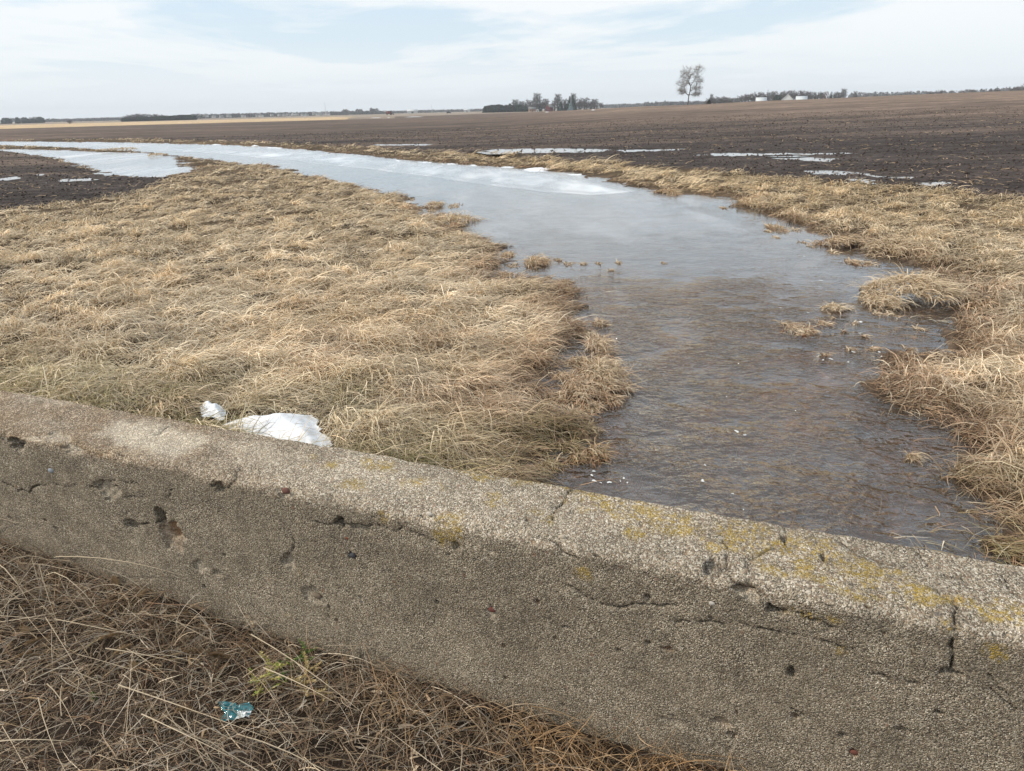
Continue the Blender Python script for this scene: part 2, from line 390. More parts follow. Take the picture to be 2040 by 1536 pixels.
isel = (np.minimum(sdi, sd2 - 1.6)[FG].min(1) < 0.25) & (G['sdw'][FG].min(1) < 0.1) & (r[FG].max(1) < 330)
m, t = new_mat('rotten_ice_and_sheen'); v = ocoord(t)
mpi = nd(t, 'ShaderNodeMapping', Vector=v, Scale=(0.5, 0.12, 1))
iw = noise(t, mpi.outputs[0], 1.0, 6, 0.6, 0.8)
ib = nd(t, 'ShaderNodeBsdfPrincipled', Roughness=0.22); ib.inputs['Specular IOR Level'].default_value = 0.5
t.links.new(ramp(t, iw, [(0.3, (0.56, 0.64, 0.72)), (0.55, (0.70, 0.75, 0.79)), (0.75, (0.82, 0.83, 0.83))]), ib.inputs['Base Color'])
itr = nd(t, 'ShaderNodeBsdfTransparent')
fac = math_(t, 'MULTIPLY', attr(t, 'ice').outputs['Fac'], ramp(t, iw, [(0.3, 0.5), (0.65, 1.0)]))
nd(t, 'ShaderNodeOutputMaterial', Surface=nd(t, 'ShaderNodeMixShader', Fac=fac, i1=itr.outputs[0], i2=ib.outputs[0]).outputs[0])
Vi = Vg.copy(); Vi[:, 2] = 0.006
obj('ice_and_sheen', submesh('ice_and_sheen', isel, Vi, None, {'ice': ice}), m, kind='structure', label='thin pale rotten ice covering the far reach of the stream, with painted sky sheen on the nearer water')

# melt puddles in the fields
m, t = new_mat('melt_water')
pb = finish(t, (0.16, 0.15, 0.14), 0.10, bump=noise(t, ocoord(t), 3.0, 3), dist=0.004, spec=1.0)
pb.inputs['IOR'].default_value = 1.6
for zp, poly in PUDW:
    a = np.array(poly); cen = a.mean(0); out = cen + (a - cen) * 1.0
    d = out - cen; out = out + d / (np.hypot(*d.T)[:, None] + 1e-6) * 0.9
    Vp = np.concatenate([[np.append(cen, zp)], np.column_stack([out, np.full(len(out), zp)])])
    n = len(out); Fp = np.array([[0, 1 + i, 1 + (i + 1) % n] for i in range(n)])
    obj('puddle', raw_mesh('puddle', Vp, Fp), m, kind='structure', label='bright melt water lying in the ploughed field')

# ------------------------------------------------------------------ blades
def blades(root, L, head, e0, e1, w, colr, S=3, curl=0.0, rho=0.6, tip=0.15):
    n = len(root); pos = np.array(root, float); out = np.empty((n, S + 1, 2, 3)); rho = rng.uniform(-rho, rho, n)
    for k in range(S + 1):
        f = (k + 0.5) / S; e = e0 + (e1 - e0) * f; h = head + curl * f
        ch, sh = np.cos(h), np.sin(h); ce, se = np.cos(e), np.sin(e)
        side = np.stack([-sh * np.cos(rho) - se * ch * np.sin(rho), ch * np.cos(rho) - se * sh * np.sin(rho), ce * np.sin(rho)], 1)
        ww = (w * 0.5 * np.maximum(tip, (1 - k / S) ** 0.6))[:, None]
        out[:, k, 0] = pos - side * ww; out[:, k, 1] = pos + side * ww
        pos = pos + (L / S)[:, None] * np.stack([ce * ch, ce * sh, se], 1)
    V = out.reshape(-1, 3); b = (np.arange(n) * (S + 1) * 2)[:, None]
    F_ = np.concatenate([b + np.array([[2 * k, 2 * k + 1, 2 * k + 3, 2 * k + 2]]) for k in range(S)], 0)
    return V, F_, np.repeat(colr, (S + 1) * 2, 0)
def join(parts):
    V, Fs, C, o = [], [], [], 0
    for v_, f_, c_ in parts:
        V.append(v_); Fs.append(f_ + o); C.append(c_); o += len(v_)
    return np.concatenate(V), np.concatenate(Fs), np.concatenate(C)
def grass_color(n, x, y, sdw, r):
    straw = np.array([0.63, 0.505, 0.34]); pale = np.array([0.82, 0.71, 0.54]); brown = np.array([0.36, 0.235, 0.12])
    red = np.array([0.36, 0.215, 0.125]); olive = np.array([0.22, 0.20, 0.07]); grey = np.array([0.42, 0.37, 0.28]); gold = np.array([0.67, 0.525, 0.33])
    a = np.clip(0.5 + 0.9 * fbm(x / 1.7, y / 1.7, 3, 81), 0, 1)[:, None]; b = rng.random((n, 1))
    c = straw * a + pale * (1 - a); c = c * (1 - 0.5 * (b > 0.72)) + brown * 0.5 * (b > 0.72)
    g = (np.clip(fbm(x / 3, y / 3, 2, 82) * 1.5, 0, 1) * 0.5)[:, None]; c = c * (1 - g) + grey * g
    gd = (sst(10, 26, r) * np.where(x > -2, 0.7, 0.3))[:, None]; c = c * (1 - gd) + gold * gd
    wn = (x - WA[0]) * WN[0] + (y - WA[1]) * WN[1]
    rd = (np.clip(sst(0.9, 0.0, sdw) * 0.75 + np.clip(fbm(x / 1.3, y / 1.3, 2, 83) * 1.2, 0, 0.5) * sst(14, 5, r), 0, 0.85) * (rng.random(n) < 0.8))[:, None]
    c = c * (1 - rd) + red * rd
    c = c * (1 - 0.38 * sst(0.45, 0.0, sdw) * np.clip(0.6 + rng.normal(0, 0.4, n), 0, 1))[:, None]      # soaked stems at the water's edge
    ol = (np.clip(sst(5.2, 1.6, wn) * 0.9 + 0.9 * fbm(x / 0.9, y / 0.9, 2, 84) * sst(12, 5, r), 0, 0.8) * (rng.random(n) < 0.65))[:, None]
    c = c * (1 - ol) + olive * ol
    return c * rng.uniform(0.72, 1.25, (n, 1))
def tufts(px, py, nb, rad, Lm, wmul=1.0, head_mean=None, e0m=(0.25, 1.05), zoff=0.0, spread=0.55, mop=False):
    """matted tufts: px,py tuft centres"""
    n = len(px); k = n * nb
    hx = np.repeat(px, nb); hy = np.repeat(py, nb); rd = np.repeat(rad, nb)
    a = rng.uniform(0, 2 * math.pi, k); q = rd * np.sqrt(rng.random(k))
    bx, by = hx + q * np.cos(a), hy + q * np.sin(a)
    g = land(bx, by); z = np.maximum(g['z'], -0.25) + zoff - 0.01
    if head_mean is None:
        hd = -0.55 + 1.5 * fbm(px / 2.2, py / 2.2, 3, 91) + 0.9 * fbm(px / 0.7, py / 0.7, 2, 92)
        rb = sst(0.5, 3.0, px - 0.22 * py)                       # right bank hangs towards the water
        hd = hd - rb * 1.15
    else: hd = head_mean
    hd = np.repeat(hd, nb) + rng.normal(0, spread, k) + 0.35 * np.sin(a - np.repeat(hd, nb)) * 0
    L = np.repeat(Lm, nb) * np.clip(rng.lognormal(-0.1, 0.35, k), 0.4, 1.9)
    e0 = rng.uniform(e0m[0], e0m[1], k); e1 = rng.uniform(-0.85, 0.12, k)
    w = (0.0040 + 0.00072 * g['r']) * wmul * rng.uniform(0.6, 1.4, k)
    colr = grass_color(k, bx, by, g['sdw'], g['r']) * np.repeat(np.clip(rng.lognormal(0.03, 0.24, n), 0.5, 1.5), nb)[:, None]
    if mop:
        return blades(np.stack([bx, by, z + 0.06 * (1 - (q / rd) ** 2)], 1), L, np.where(rng.random(k) < 0.35, a, hd), rng.uniform(0.7, 1.35, k), rng.uniform(-1.4, -0.5, k), w, colr, 4, rng.normal(0, 0.4, k))
    return blades(np.stack([bx, by, z], 1), L, hd, e0, e1, w, colr, 3, rng.normal(0, 0.5, k))
def sample(n, r_lo, r_hi, power, azlo=-40, azhi=40):
    u = rng.random(n); p = 1 - power
    rs = (r_lo ** p + u * (r_hi ** p - r_lo ** p)) ** (1 / p); a = np.radians(rng.uniform(azlo, azhi, n))
    return rs * np.sin(a), rs * np.cos(a), rs
sx, sy, sr = sample(60000, 2.4, 150, 1.25, -42, 50)
g = land(sx, sy); wn = (sx - WA[0]) * WN[0] + (sy - WA[1]) * WN[1]
keep = (g['sdw'] > 0.10 + 0.35 * fbm(sx / 0.35, sy / 0.35, 2, 98) - 0.003 * sr) & (g['sdf'] > -0.25) & (wn > 0.33)
SNOWW = L2([(448, 832), (470, 825), (500, 819), (560, 812), (612, 815), (640, 848), (648, 872), (620, 885), (560, 875), (480, 845)], 0.22)
SNOWW2 = L2([(396, 803), (425, 800), (448, 815), (440, 828), (410, 822)], 0.22)
keep &= rng.random(len(sx)) < np.clip(0.75 + 0.9 * fbm(sx / 0.55, sy / 0.55, 2, 96), 0.18, 1)
keep &= (sdpoly(sx, sy, SNOWW) > 0.09) & (sdpoly(sx, sy, SNOWW2) > 0.11)
sx, sy, sr = sx[keep], sy[keep], sr[keep]; gs = g['sdw'][keep]
Lm = (0.27 + 0.08 * fbm(sx / 2, sy / 2, 2, 95) + 0.12 * sst(15, 40, sr) * (sx > -5)) * np.interp(gs, [-0.2, 0.1, 0.6], [0.5, 0.6, 1.0]) * np.clip(rng.lognormal(0, 0.25, len(sx)), 0.55, 1.7)
parts = [tufts(sx, sy, 18, 0.09 + 0.006 * sr, Lm)]
mk = (sr < 26) & (rng.random(len(sx)) < np.interp(sr, [0, 8, 26], [0.08, 0.10, 0.07])) & (gs > -0.02)
ms = ~mk & False
parts.append(tufts(sx[mk], sy[mk], 60, np.full(mk.sum(), 0.15) + 0.004 * sr[mk], rng.uniform(0.24, 0.40, mk.sum()), wmul=0.95, spread=0.45, mop=True))
# sparse drowned blades over the shoals
qx, qy, qr = sample(16000, 2.6, 30, 1.3)
g = land(qx, qy); k = (g['sh'] > 0.35) & (g['sdw'] < 0.05) & (rng.random(len(qx)) < 0.35 * np.clip(0.6 + 1.6 * fbm(qx / 0.7, qy / 0.7, 2, 97), 0, 1.6))
parts.append(tufts(qx[k], qy[k], 12, np.full(k.sum(), 0.12), np.full(k.sum(), 0.24), head_mean=np.full(k.sum(), -1.05) + rng.normal(0, 0.4, k.sum()), e0m=(0.1, 0.7)))
DROWN = L2([(1060, 960), (1150, 880), (1130, 800), (1190, 700), (1260, 720), (1330, 820), (1600, 850), (1700, 790), (1780, 850), (1960, 980), (2090, 1300), (1000, 1150)])
lo_, hi_ = np.array(DROWN).min(0), np.array(DROWN).max(0); n = 34000; dx, dy = rng.uniform(lo_[0], hi_[0], n), rng.uniform(lo_[1], hi_[1], n)
k = (sdpoly(dx, dy, DROWN) < 0.3 * fbm(dx / 0.6, dy / 0.6, 2, 131)) & (rng.random(n) < np.clip(0.45 + 1.1 * fbm(dx / 0.45, dy / 0.9, 3, 132), 0.02, 1)); dx, dy = dx[k], dy[k]; n = len(dx)
dc = np.array([[0.42, 0.27, 0.15], [0.30, 0.16, 0.085], [0.50, 0.36, 0.22], [0.22, 0.17, 0.07]])[rng.choice(4, n, p=[0.35, 0.35, 0.15, 0.15])] * rng.uniform(0.7, 1.3, (n, 1))
parts.append(blades(np.stack([dx, dy, rng.uniform(-0.14, -0.035, n)], 1), rng.uniform(0.12, 0.38, n), -1.45 + rng.normal(0, 0.45, n) + 0.8 * fbm(dx / 1.2, dy / 1.2, 2, 133), rng.uniform(-0.1, 0.22, n), rng.uniform(-0.25, 0.02, n), rng.uniform(0.005, 0.011, n), dc, 3, rng.normal(0, 0.5, n)))
Vb, Fb, Cb = join(parts)
print('meadow blades', len(Fb) // 3)
obj('matted_dry_grass', raw_mesh('matted_dry_grass', Vb, Fb, Cb), M_GRASS, kind='stuff', label='matted straw coloured grass covering both banks of the stream')

# clods and straw residue on the ploughed field
cx, cy, cr = sample(60000, 14, 115, 1.2, -40, 40)
g = land(cx, cy); k = (g['fm'] > 0.6) & (g['sdw'] > 0.05); 
cx, cy, cr, cz, chg = cx[k], cy[k], cr[k], g['z'][k], hill(cx, cy)[k]
n = len(cx); half = rng.random(n) < 0.55
oc = np.array([[1, 0, 0], [-1, 0, 0], [0, 1, 0], [0, -1, 0], [0, 0, 1], [0, 0, -1.]]); of = np.array([[0, 2, 4], [2, 1, 4], [1, 3, 4], [3, 0, 4], [2, 0, 5], [1, 2, 5], [3, 1, 5], [0, 3, 5]])
i = np.where(half)[0]; s = rng.uniform(0.012, 0.04, len(i)) * np.clip(rng.lognormal(0, 0.4, len(i)), 0.5, 2.2) + 0.00022 * cr[i]
Vc = (oc[None] * rng.uniform(0.55, 1.3, (len(i), 6, 1))) * s[:, None, None] * np.array([1, 1, 0.75])
th = rng.uniform(0, 6.28, len(i)); ct, st_ = np.cos(th)[:, None], np.sin(th)[:, None]
Vc = np.stack([Vc[..., 0] * ct - Vc[..., 1] * st_, Vc[..., 0] * st_ + Vc[..., 1] * ct, Vc[..., 2]], 2) + np.stack([cx[i], cy[i], cz[i] + 0.3 * s], 1)[:, None]
Fc = (of[None] + (np.arange(len(i)) * 6)[:, None, None]).reshape(-1, 3)
dr = np.clip(0.08 + 0.3 * sst(0.2, 2.4, chg[i]) + 0.3 * fbm(cx[i] / 30, cy[i] / 1.6, 3, 53), 0, 0.8)[:, None]
cl = (np.array([0.055, 0.043, 0.038]) * (1 - dr) + np.array([0.19, 0.135, 0.095]) * dr) * rng.uniform(0.6, 1.5, (len(i), 1))
obj('soil_clods', raw_mesh('soil_clods', Vc.reshape(-1, 3), Fc, np.repeat(cl, 6, 0)), M_TWIG, kind='stuff', label='dark clods turned up over the ploughed field')
i = np.where(~half)[0]; bnd = fbm(cx[i] / 30, cy[i] / 1.6, 3, 53); i = i[rng.random(len(i)) < np.clip(0.3 + 1.3 * bnd, 0.08, 1)]
k = len(i)
V_, F_, C_ = blades(np.stack([cx[i], cy[i], cz[i] + 0.02], 1), rng.uniform(0.12, 0.4, k), rng.uniform(0, 6.28, k), rng.uniform(-0.05, 0.6, k), rng.uniform(-0.5, 0.1, k),
    0.010 + 0.0006 * cr[i], np.array([0.36, 0.26, 0.16]) * rng.uniform(0.5, 1.3, (k, 1)), 2)
obj('straw_residue', raw_mesh('straw_residue', V_, F_, C_), M_TWIG, kind='stuff', label='broken straw residue strewn over the ploughed field')

# ------------------------------------------------------------------ concrete parapet wall
ZTF, ZTB, THK, RAD = ZG + 0.562, ZG + 0.592, 0.25, 0.028
def wall_at(px, py):                    # photo point -> (s along wall, v unrolled up the face and over the top)
    d = ray(px, py)
    k = (WA @ WN) / (d[:2] @ WN); q = d * k; q[2] += ZC
    if q[2] < ZTF: return (q[:2] - WA) @ WT, q[2] - ZG
    for _ in range(4):
        z = ZTF if _ == 0 else ZTF + (ZTB - ZTF) * np.clip(((qq - WA) @ WN) / THK, 0, 1)
        k = (z - ZC) / d[2]; qq = (d * k)[:2]
    return (qq - WA) @ WT, (ZTF - ZG) + np.clip((qq - WA) @ WN, 0, THK)
s_ax = np.concatenate([np.linspace(-4, -1.1, 30), np.arange(-1.05, 3.35, 0.004), np.linspace(3.4, 6.5, 30)])
vf = np.concatenate([np.arange(-0.16, ZTF - ZG - RAD, 0.004)])
prof = [(0.0, ZG + v, v, 0) for v in vf]
for a in np.linspace(0, math.pi / 2, 14):
    prof.append((RAD - RAD * math.cos(a), ZTF - RAD + RAD * math.sin(a), (ZTF - ZG - RAD) + (a / (math.pi / 2)) * 2 * RAD, a))
for d_ in np.arange(RAD + 0.004, THK - 0.015, 0.004):
    prof.append((d_, ZTF + (ZTB - ZTF) * d_ / THK, (ZTF - ZG) + d_, math.pi / 2))
for a in np.linspace(0.15, math.pi / 2, 6):
    prof.append((THK - 0.015 + 0.015 * math.sin(a), ZTB - 0.015 + 0.015 * math.cos(a), (ZTF - ZG) + THK - 0.01 + 0.01 * a, math.pi / 2 + a))
for z_ in np.arange(ZTB - 0.05, -0.6, -0.12): prof.append((THK, z_, (ZTF - ZG) + THK + 0.03 + (ZTB - z_), math.pi))
prof = np.array(prof); ns, nv = len(s_ax), len(prof)
S_, D_ = np.meshgrid(s_ax, prof[:, 0]); Zw = np.repeat(prof[:, 1][:, None], ns, 1); Vv = np.repeat(prof[:, 2][:, None], ns, 1); An = np.repeat(prof[:, 3][:, None], ns, 1)
Sf, Df, Zf, Vf_, Af = (q.ravel() for q in (S_, D_, Zw, Vv, An))
disp = 0.0030 * fbm(Sf / 0.07, Vf_ / 0.06, 3, 101) + 0.005 * fbm(Sf / 0.35, Vf_ / 0.3, 2, 102) + 0.0006 * pn(Sf / 0.011, Vf_ / 0.011, 103)
edge_w = np.exp(-((Vf_ - (ZTF - ZG)) / 0.05) ** 2)
disp -= edge_w * 0.016 * np.clip(fbm(Sf / 0.11, Vf_ / 0.09, 3, 104) + 0.1, 0, 1)
bedge = np.exp(-((Vf_ - (ZTF - ZG + THK)) / 0.02) ** 2)
disp -= bedge * 0.010 * np.clip(fbm(Sf / 0.08, Vf_ * 0, 3, 105), 0, 1)
tone = np.ones(len(Sf)); crk = np.zeros(len(Sf)); lich = np.zeros(len(Sf)); pale = np.zeros(len(Sf)); rust = np.zeros(len(Sf)); dark = np.zeros(len(Sf))
def near_k(s0, v0, R0): return np.where((np.abs(Sf - s0) < R0) & (np.abs(Vf_ - v0) < R0) & (Af < 2.5))[0]
def hole(px, py, wpx, hpx, depth, pale_=0.7, rust_=0.0, dark_=0.0, seed=0, sharp=0.72):
    s0, v0 = wall_at(px, py); s1, _ = wall_at(px + wpx / 2, py + 0.21 * wpx / 2); _, v1 = wall_at(px, py - hpx / 2)
    a = abs(s1 - s0) + 1e-4; b = abs(v1 - v0) + 1e-4
    k = near_k(s0, v0, 2.2 * max(a, b))
    ds, dv = Sf[k] - s0, Vf_[k] - v0
    q = np.hypot(ds / a, dv / b) + 0.85 * fbm(ds / a * 1.3 + seed, dv / b * 1.3, 3, 110 + seed)
    w = sst(1.05, sharp, q)
    disp[k] -= (1.35 - 0.7 * (pale_ > 0.45)) * w * depth * (1 + 0.5 * fbm(ds / 0.012, dv / 0.012, 3, 140 + seed))
    pale[k] = np.maximum(pale[k], w * pale_); rust[k] = np.maximum(rust[k], w * rust_); dark[k] = np.maximum(dark[k], w * dark_)
HOLES = [(140, 893, 46, 24, .018, .8, 0, 0), (30, 884, 36, 26, .024, .1, 0, .6), (215, 978, 56, 40, .022, .75, 0, 0), (320, 1028, 22, 32, .030, .2, 0, .4),
    (342, 1068, 50, 56, .026, .9, .35, 0), (345, 1060, 34, 34, .012, .2, 1.0, 0), (262, 1046, 26, 20, .018, .3, 0, .2), (566, 980, 34, 22, .014, .9, 0, 0), (436, 972, 26, 24, .016, 0, 0, .5),
    (574, 1118, 26, 36, .018, .8, 0, 0), (622, 1186, 46, 36, .014, .6, 0, 0), (676, 1042, 22, 22, .026, .2, 0, .6), (400, 1128, 30, 26, .012, .7, 0, 0),
    (434, 1142, 18, 12, .012, .5, 0, 0), (978, 1222, 24, 24, .010, .8, 0, 0), (1484, 1172, 46, 30, .030, .2, .55, .3), (1492, 1188, 50, 20, .016, .9, 0, 0),
    (1425, 1126, 50, 40, .012, 0, 0, .55), (1420, 1141, 40, 10, .012, .8, 0, 0), (1576, 1341, 18, 20, .014, 0, 0, .8), (1585, 1427, 18, 10, .012, 0, .5, .4), (1700, 1500, 16, 14, .008, 0, .8, 0),
    (1440, 1442, 44, 20, .014, .5, .2, .3), (908, 1088, 16, 16, .012, .3, 0, .4), (702, 1108, 18, 14, .012, 0, 0, .6), (1900, 1342, 42, 14, .012, .3, 0, .6), (1290, 1190, 14, 10, .01, 0, 0, .6),
    (1330, 1295, 24, 10, .01, 0, .6, .2), (1290, 1283, 12, 10, .01, 0, 0, .7), (1680, 1465, 20, 10, .01, 0, 0, .5), (1345, 1440, 60, 16, .006, .5, 0, 0), (1800, 1455, 40, 10, .006, 0, 0, .5),
    (880, 1045, 40, 16, .006, .5, 0, 0), (720, 1055, 46, 18, .010, .3, 0, .3), (1640, 1110, 10, 14, .01, 0, 0, .7), (1562, 1073, 12, 12, .012, 0, 0, .8), (110, 870, 60, 24, .012, .6, 0, 0),
    (60, 870, 40, 14, .010, .8, 0, 0), (980, 1100, 10, 8, .006, .9, 0, 0), (1545, 1218, 40, 14, .018, 0, 0, .7), (1460, 1465, 20, 12, .012, 0, .3, .3), (1870, 1420, 18, 10, .01, 0, 0, .6)]
for i, h_ in enumerate(HOLES): hole(*h_, seed=i * 7)
hr = np.random.default_rng(5)
for i in range(90):                     # small bug holes and popped pebbles
    hole(hr.uniform(20, 2020), hr.uniform(1000, 1520), hr.uniform(5, 12), hr.uniform(4, 9), 0.007, hr.choice([0, .5]), hr.choice([0, 0, .5]), hr.choice([0, .7]), seed=400 + i * 3)
CRACKS = [[(1147, 967), (1128, 985), (1118, 1005), (1105, 1015), (1100, 1034)], [(1077, 1065), (1092, 1072), (1110, 1085), (1122, 1099), (1140, 1110), (1150, 1113)],
    [(1567, 1045), (1563, 1070), (1562, 1086)], [(1440, 1072), (1449, 1095), (1449, 1130), (1456, 1150), (1472, 1168)], [(1487, 1112), (1492, 1125), (1493, 1145), (1490, 1160)],
    [(1492, 1112), (1508, 1108), (1522, 1098), (1545, 1088)], [(1495, 1168), (1515, 1192)], [(1528, 1206), (1545, 1217), (1560, 1218), (1590, 1222), (1608, 1232), (1630, 1238), (1655, 1253)],
    [(1908, 1205), (1903, 1220), (1903, 1240), (1905, 1262), (1897, 1285), (1900, 1300), (1895, 1333), (1868, 1342)], [(1128, 1165), (1150, 1175), (1170, 1190), (1192, 1198), (1215, 1208)],
    [(1213, 1208), (1240, 1210), (1262, 1204), (1300, 1205), (1345, 1207)], [(1345, 1242), (1365, 1238), (1390, 1242), (1420, 1240), (1445, 1245)], [(1738, 1345), (1755, 1345), (1775, 1355), (1810, 1362), (1832, 1365)],
    [(1975, 1375), (1995, 1392), (2020, 1412), (2045, 1420)], [(0, 960), (20, 968), (35, 980), (45, 975), (58, 982), (68, 970), (92, 968)], [(108, 963), (130, 970), (152, 966)], [(178, 972), (195, 968), (208, 960), (228, 958)],
    [(245, 993), (265, 990), (285, 991)], [(250, 962), (275, 965)], [(265, 1043), (290, 1044), (312, 1043), (322, 1030), (330, 1022)], [(330, 1000), (338, 980), (341, 976)], [(583, 1070), (585, 1085), (580, 1098), (567, 1110), (565, 1125)],
    [(452, 975), (463, 955), (472, 940), (482, 930)], [(310, 866), (325, 855), (342, 847)], [(618, 1038), (650, 1046), (665, 1044)], [(690, 1046), (712, 1048), (722, 1052), (740, 1046), (765, 1050), (785, 1060), (800, 1052)],
    [(820, 1062), (850, 1072), (880, 1085)], [(1672, 1078), (1700, 1096), (1740, 1113), (1775, 1125), (1800, 1127), (1830, 1128)], [(1830, 1100), (1840, 1115), (1850, 1126)], [(1880, 1145), (1910, 1150), (1930, 1160)],
    [(2000, 1148), (2008, 1170), (2015, 1182), (2045, 1190)], [(1860, 1170), (1885, 1190), (1905, 1205)], [(1645, 1245), (1665, 1256)], [(1970, 1345), (1985, 1365), (2010, 1385)], [(655, 1205), (656, 1230)], [(230, 900), (238, 905)],
    [(1470, 1238), (1500, 1252), (1560, 1262), (1600, 1268), (1650, 1280), (1700, 1295)], [(1545, 1400), (1575, 1410), (1600, 1425)], [(660, 980), (655, 1005)]]
for i, cpts in enumerate(CRACKS):
    q = []
    for a_, b_ in zip(cpts[:-1], cpts[1:]):
        for f_ in np.linspace(0, 1, 4)[:-1]: q.append((a_[0] + (b_[0] - a_[0]) * f_ + hr.normal(0, 1.6) * (f_ > 0), a_[1] + (b_[1] - a_[1]) * f_ + hr.normal(0, 1.6) * (f_ > 0)))
    q.append(cpts[-1]); q = np.array([wall_at(*p) for p in q])
    cen = q.mean(0); k = near_k(cen[0], cen[1], np.abs(q - cen).max() + 0.05)
    d2 = np.full(len(k), 9.0)
    for a_, b_ in zip(q[:-1], q[1:]):
        e = b_ - a_; t_ = np.clip(((Sf[k] - a_[0]) * e[0] + (Vf_[k] - a_[1]) * e[1]) / (e @ e + 1e-12), 0, 1)
        d2 = np.minimum(d2, np.hypot(Sf[k] - a_[0] - e[0] * t_, Vf_[k] - a_[1] - e[1] * t_))
    wv = 0.0015 + 0.0028 * fbm(Sf[k] / 0.04, Vf_[k] / 0.04, 3, 170 + i)
    w = sst(1.25, 0.35, d2 / np.maximum(wv, 0.0009)); big = i in (0, 8, 14, 19, 7)
    disp[k] -= w * (0.014 if big else 0.007); crk[k] = np.maximum(crk[k], w)
    disp[k] -= 0.002 * sst(0.02, 0.0, d2); dark[k] = np.maximum(dark[k], 0.25 * sst(0.018, 0.004, d2))
LICH = [(1250, 1010, 70, 34, 1), (1195, 1000, 60, 24, .9), (1340, 1040, 60, 22, .9), (1480, 1068, 60, 26, 1), (1615, 1098, 70, 28, 1), (1765, 1165, 80, 24, 1), (1690, 1165, 60, 20, .8), (1820, 1180, 70, 18, .8),
    (970, 950, 60, 24, .7), (1075, 962, 60, 24, .8), (893, 1050, 26, 30, 1), (985, 996, 26, 14, 1), (1405, 1060, 24, 14, .9), (1930, 1200, 60, 16, .7), (1990, 1215, 70, 20, .8), (2030, 1235, 50, 20, .7),
    (1545, 1085, 50, 16, .6), (1275, 1062, 60, 16, .5), (1730, 1128, 18, 10, 1), (1420, 1088, 14, 10, 1), (700, 965, 30, 16, .6), (745, 925, 40, 16, .5), (1080, 1030, 40, 14, .5), (830, 960, 80, 20, .4), (1550, 1130, 70, 20, .5),
    (1985, 1300, 24, 20, .9), (1165, 1145, 20, 14, .6), (1720, 1135, 120, 30, .5), (1600, 1225, 60, 10, .7), (1670, 1290, 16, 14, .8), (1890, 1240, 24, 16, .8), (640, 918, 50, 16, .4), (770, 1030, 20, 14, .7)]
for i, (px, py, a_, b_, st_) in enumerate(LICH):
    s0, v0 = wall_at(px, py); s1, _ = wall_at(px + a_, py + .19 * a_); _, v1 = wall_at(px, py - b_)
    a = 1.25 * abs(s1 - s0) + 1e-3; b = max(1.25 * abs(v1 - v0), 0.016); k = near_k(s0, v0, 2 * max(a, b))
    q = np.hypot((Sf[k] - s0) / a, (Vf_[k] - v0) / b); lich[k] = np.maximum(lich[k], st_ * sst(1.5, 0.2, q))
ln = fbm(Sf / 0.06, Vf_ / 0.06, 4, 201); lf = fbm(Sf / 0.012, Vf_ / 0.012, 2, 202)
lich = np.clip(sst(0.22, 0.70, lich + 0.60 * ln) * sst(-0.15, 0.22, 0.8 * lf + 0.55 * ln) * 1.1, 0, 1)
# pale scoured patches on the top, brown algae at the far end
def patch(pts, v, feather=0.03, nz=0.04):
    q = np.array([wall_at(*p) for p in pts]); sd_ = sdpoly(Sf, Vf_, q) + nz * fbm(Sf / 0.05, Vf_ / 0.05, 3, 210); return v * sst(feather, -feather, sd_) * (Af < 2.5)
pale = np.maximum(pale, patch([(195, 862), (240, 838), (330, 848), (425, 872), (395, 892), (335, 910), (240, 885)], 1.0))
pale = np.maximum(pale, patch([(440, 880), (520, 880), (590, 905), (560, 930), (480, 920)], .45)); pale = np.maximum(pale, patch([(35, 790), (130, 790), (190, 803), (100, 808)], .5))
pale = np.maximum(pale, patch([(600, 915), (760, 920), (900, 960), (800, 985), (620, 950)], .3, .06, .08))
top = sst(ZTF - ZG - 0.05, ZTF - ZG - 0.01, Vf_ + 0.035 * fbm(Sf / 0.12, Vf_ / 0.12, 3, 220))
algae = top * sst(1.1, 2.2, Sf) * (1 - pale) * np.clip(0.65 + 0.7 * fbm(Sf / 0.18, Vf_ / 0.1, 3, 221), 0, 1)
streak = (1 - top) * np.clip(0.30 + 0.9 * fbm(Sf / 0.22, Vf_ / 0.10, 4, 222) + 0.25 * fbm(Sf / 0.06, Vf_ / 0.4, 2, 223), 0, 1) * sst(0.06, 0.30, Vf_)
dark = np.maximum(dark, 0.50 * streak)
drip = (1 - top) * np.clip(1.5 * fbm(Sf / 0.035, Vf_ / 1.2, 3, 230) - 0.25 + 0.5 * fbm(Sf / 0.4, Vf_ / 0.4, 2, 231), 0, 1) * sst(0.0, 0.3, Vf_ + 0.1 * pn(Sf / 0.05, Vf_ * 0, 232))
dark = np.maximum(dark, 0.45 * drip)
paste = np.clip(0.35 + 1.3 * fbm(Sf / 0.28, Vf_ / 0.16, 4, 233) * (1 - 0.7 * top), 0, 0.75)
off = np.stack([-np.cos(Af), np.sin(Af)], 1)      # outward normal in (n, z)
Dn = Df + disp * off[:, 0]; Zn = Zf + disp * off[:, 1]
Vwall = np.stack([WA[0] + WT[0] * Sf + WN[0] * Dn, WA[1] + WT[1] * Sf + WN[1] * Dn, Zn], 1)
Fwall = grid_faces(nv, ns)
m, t = new_mat('weathered_concrete'); v = ocoord(t)
def vor(scale, feat='F1'):
    n = nd(t, 'ShaderNodeTexVoronoi', Vector=v, Scale=scale); n.feature = feat; return n
va = vor(430); vb = vor(210); vc = vor(62)
ga = ramp(t, nd(t, 'ShaderNodeSeparateColor', i0=va.outputs['Color']).outputs[0], [(0.0, (0.045, 0.042, 0.038)), (0.22, (0.10, 0.088, 0.072)), (0.5, (0.20, 0.165, 0.122)), (0.75, (0.33, 0.28, 0.21)), (0.93, (0.50, 0.45, 0.38)), (1.0, (0.72, 0.67, 0.58))])
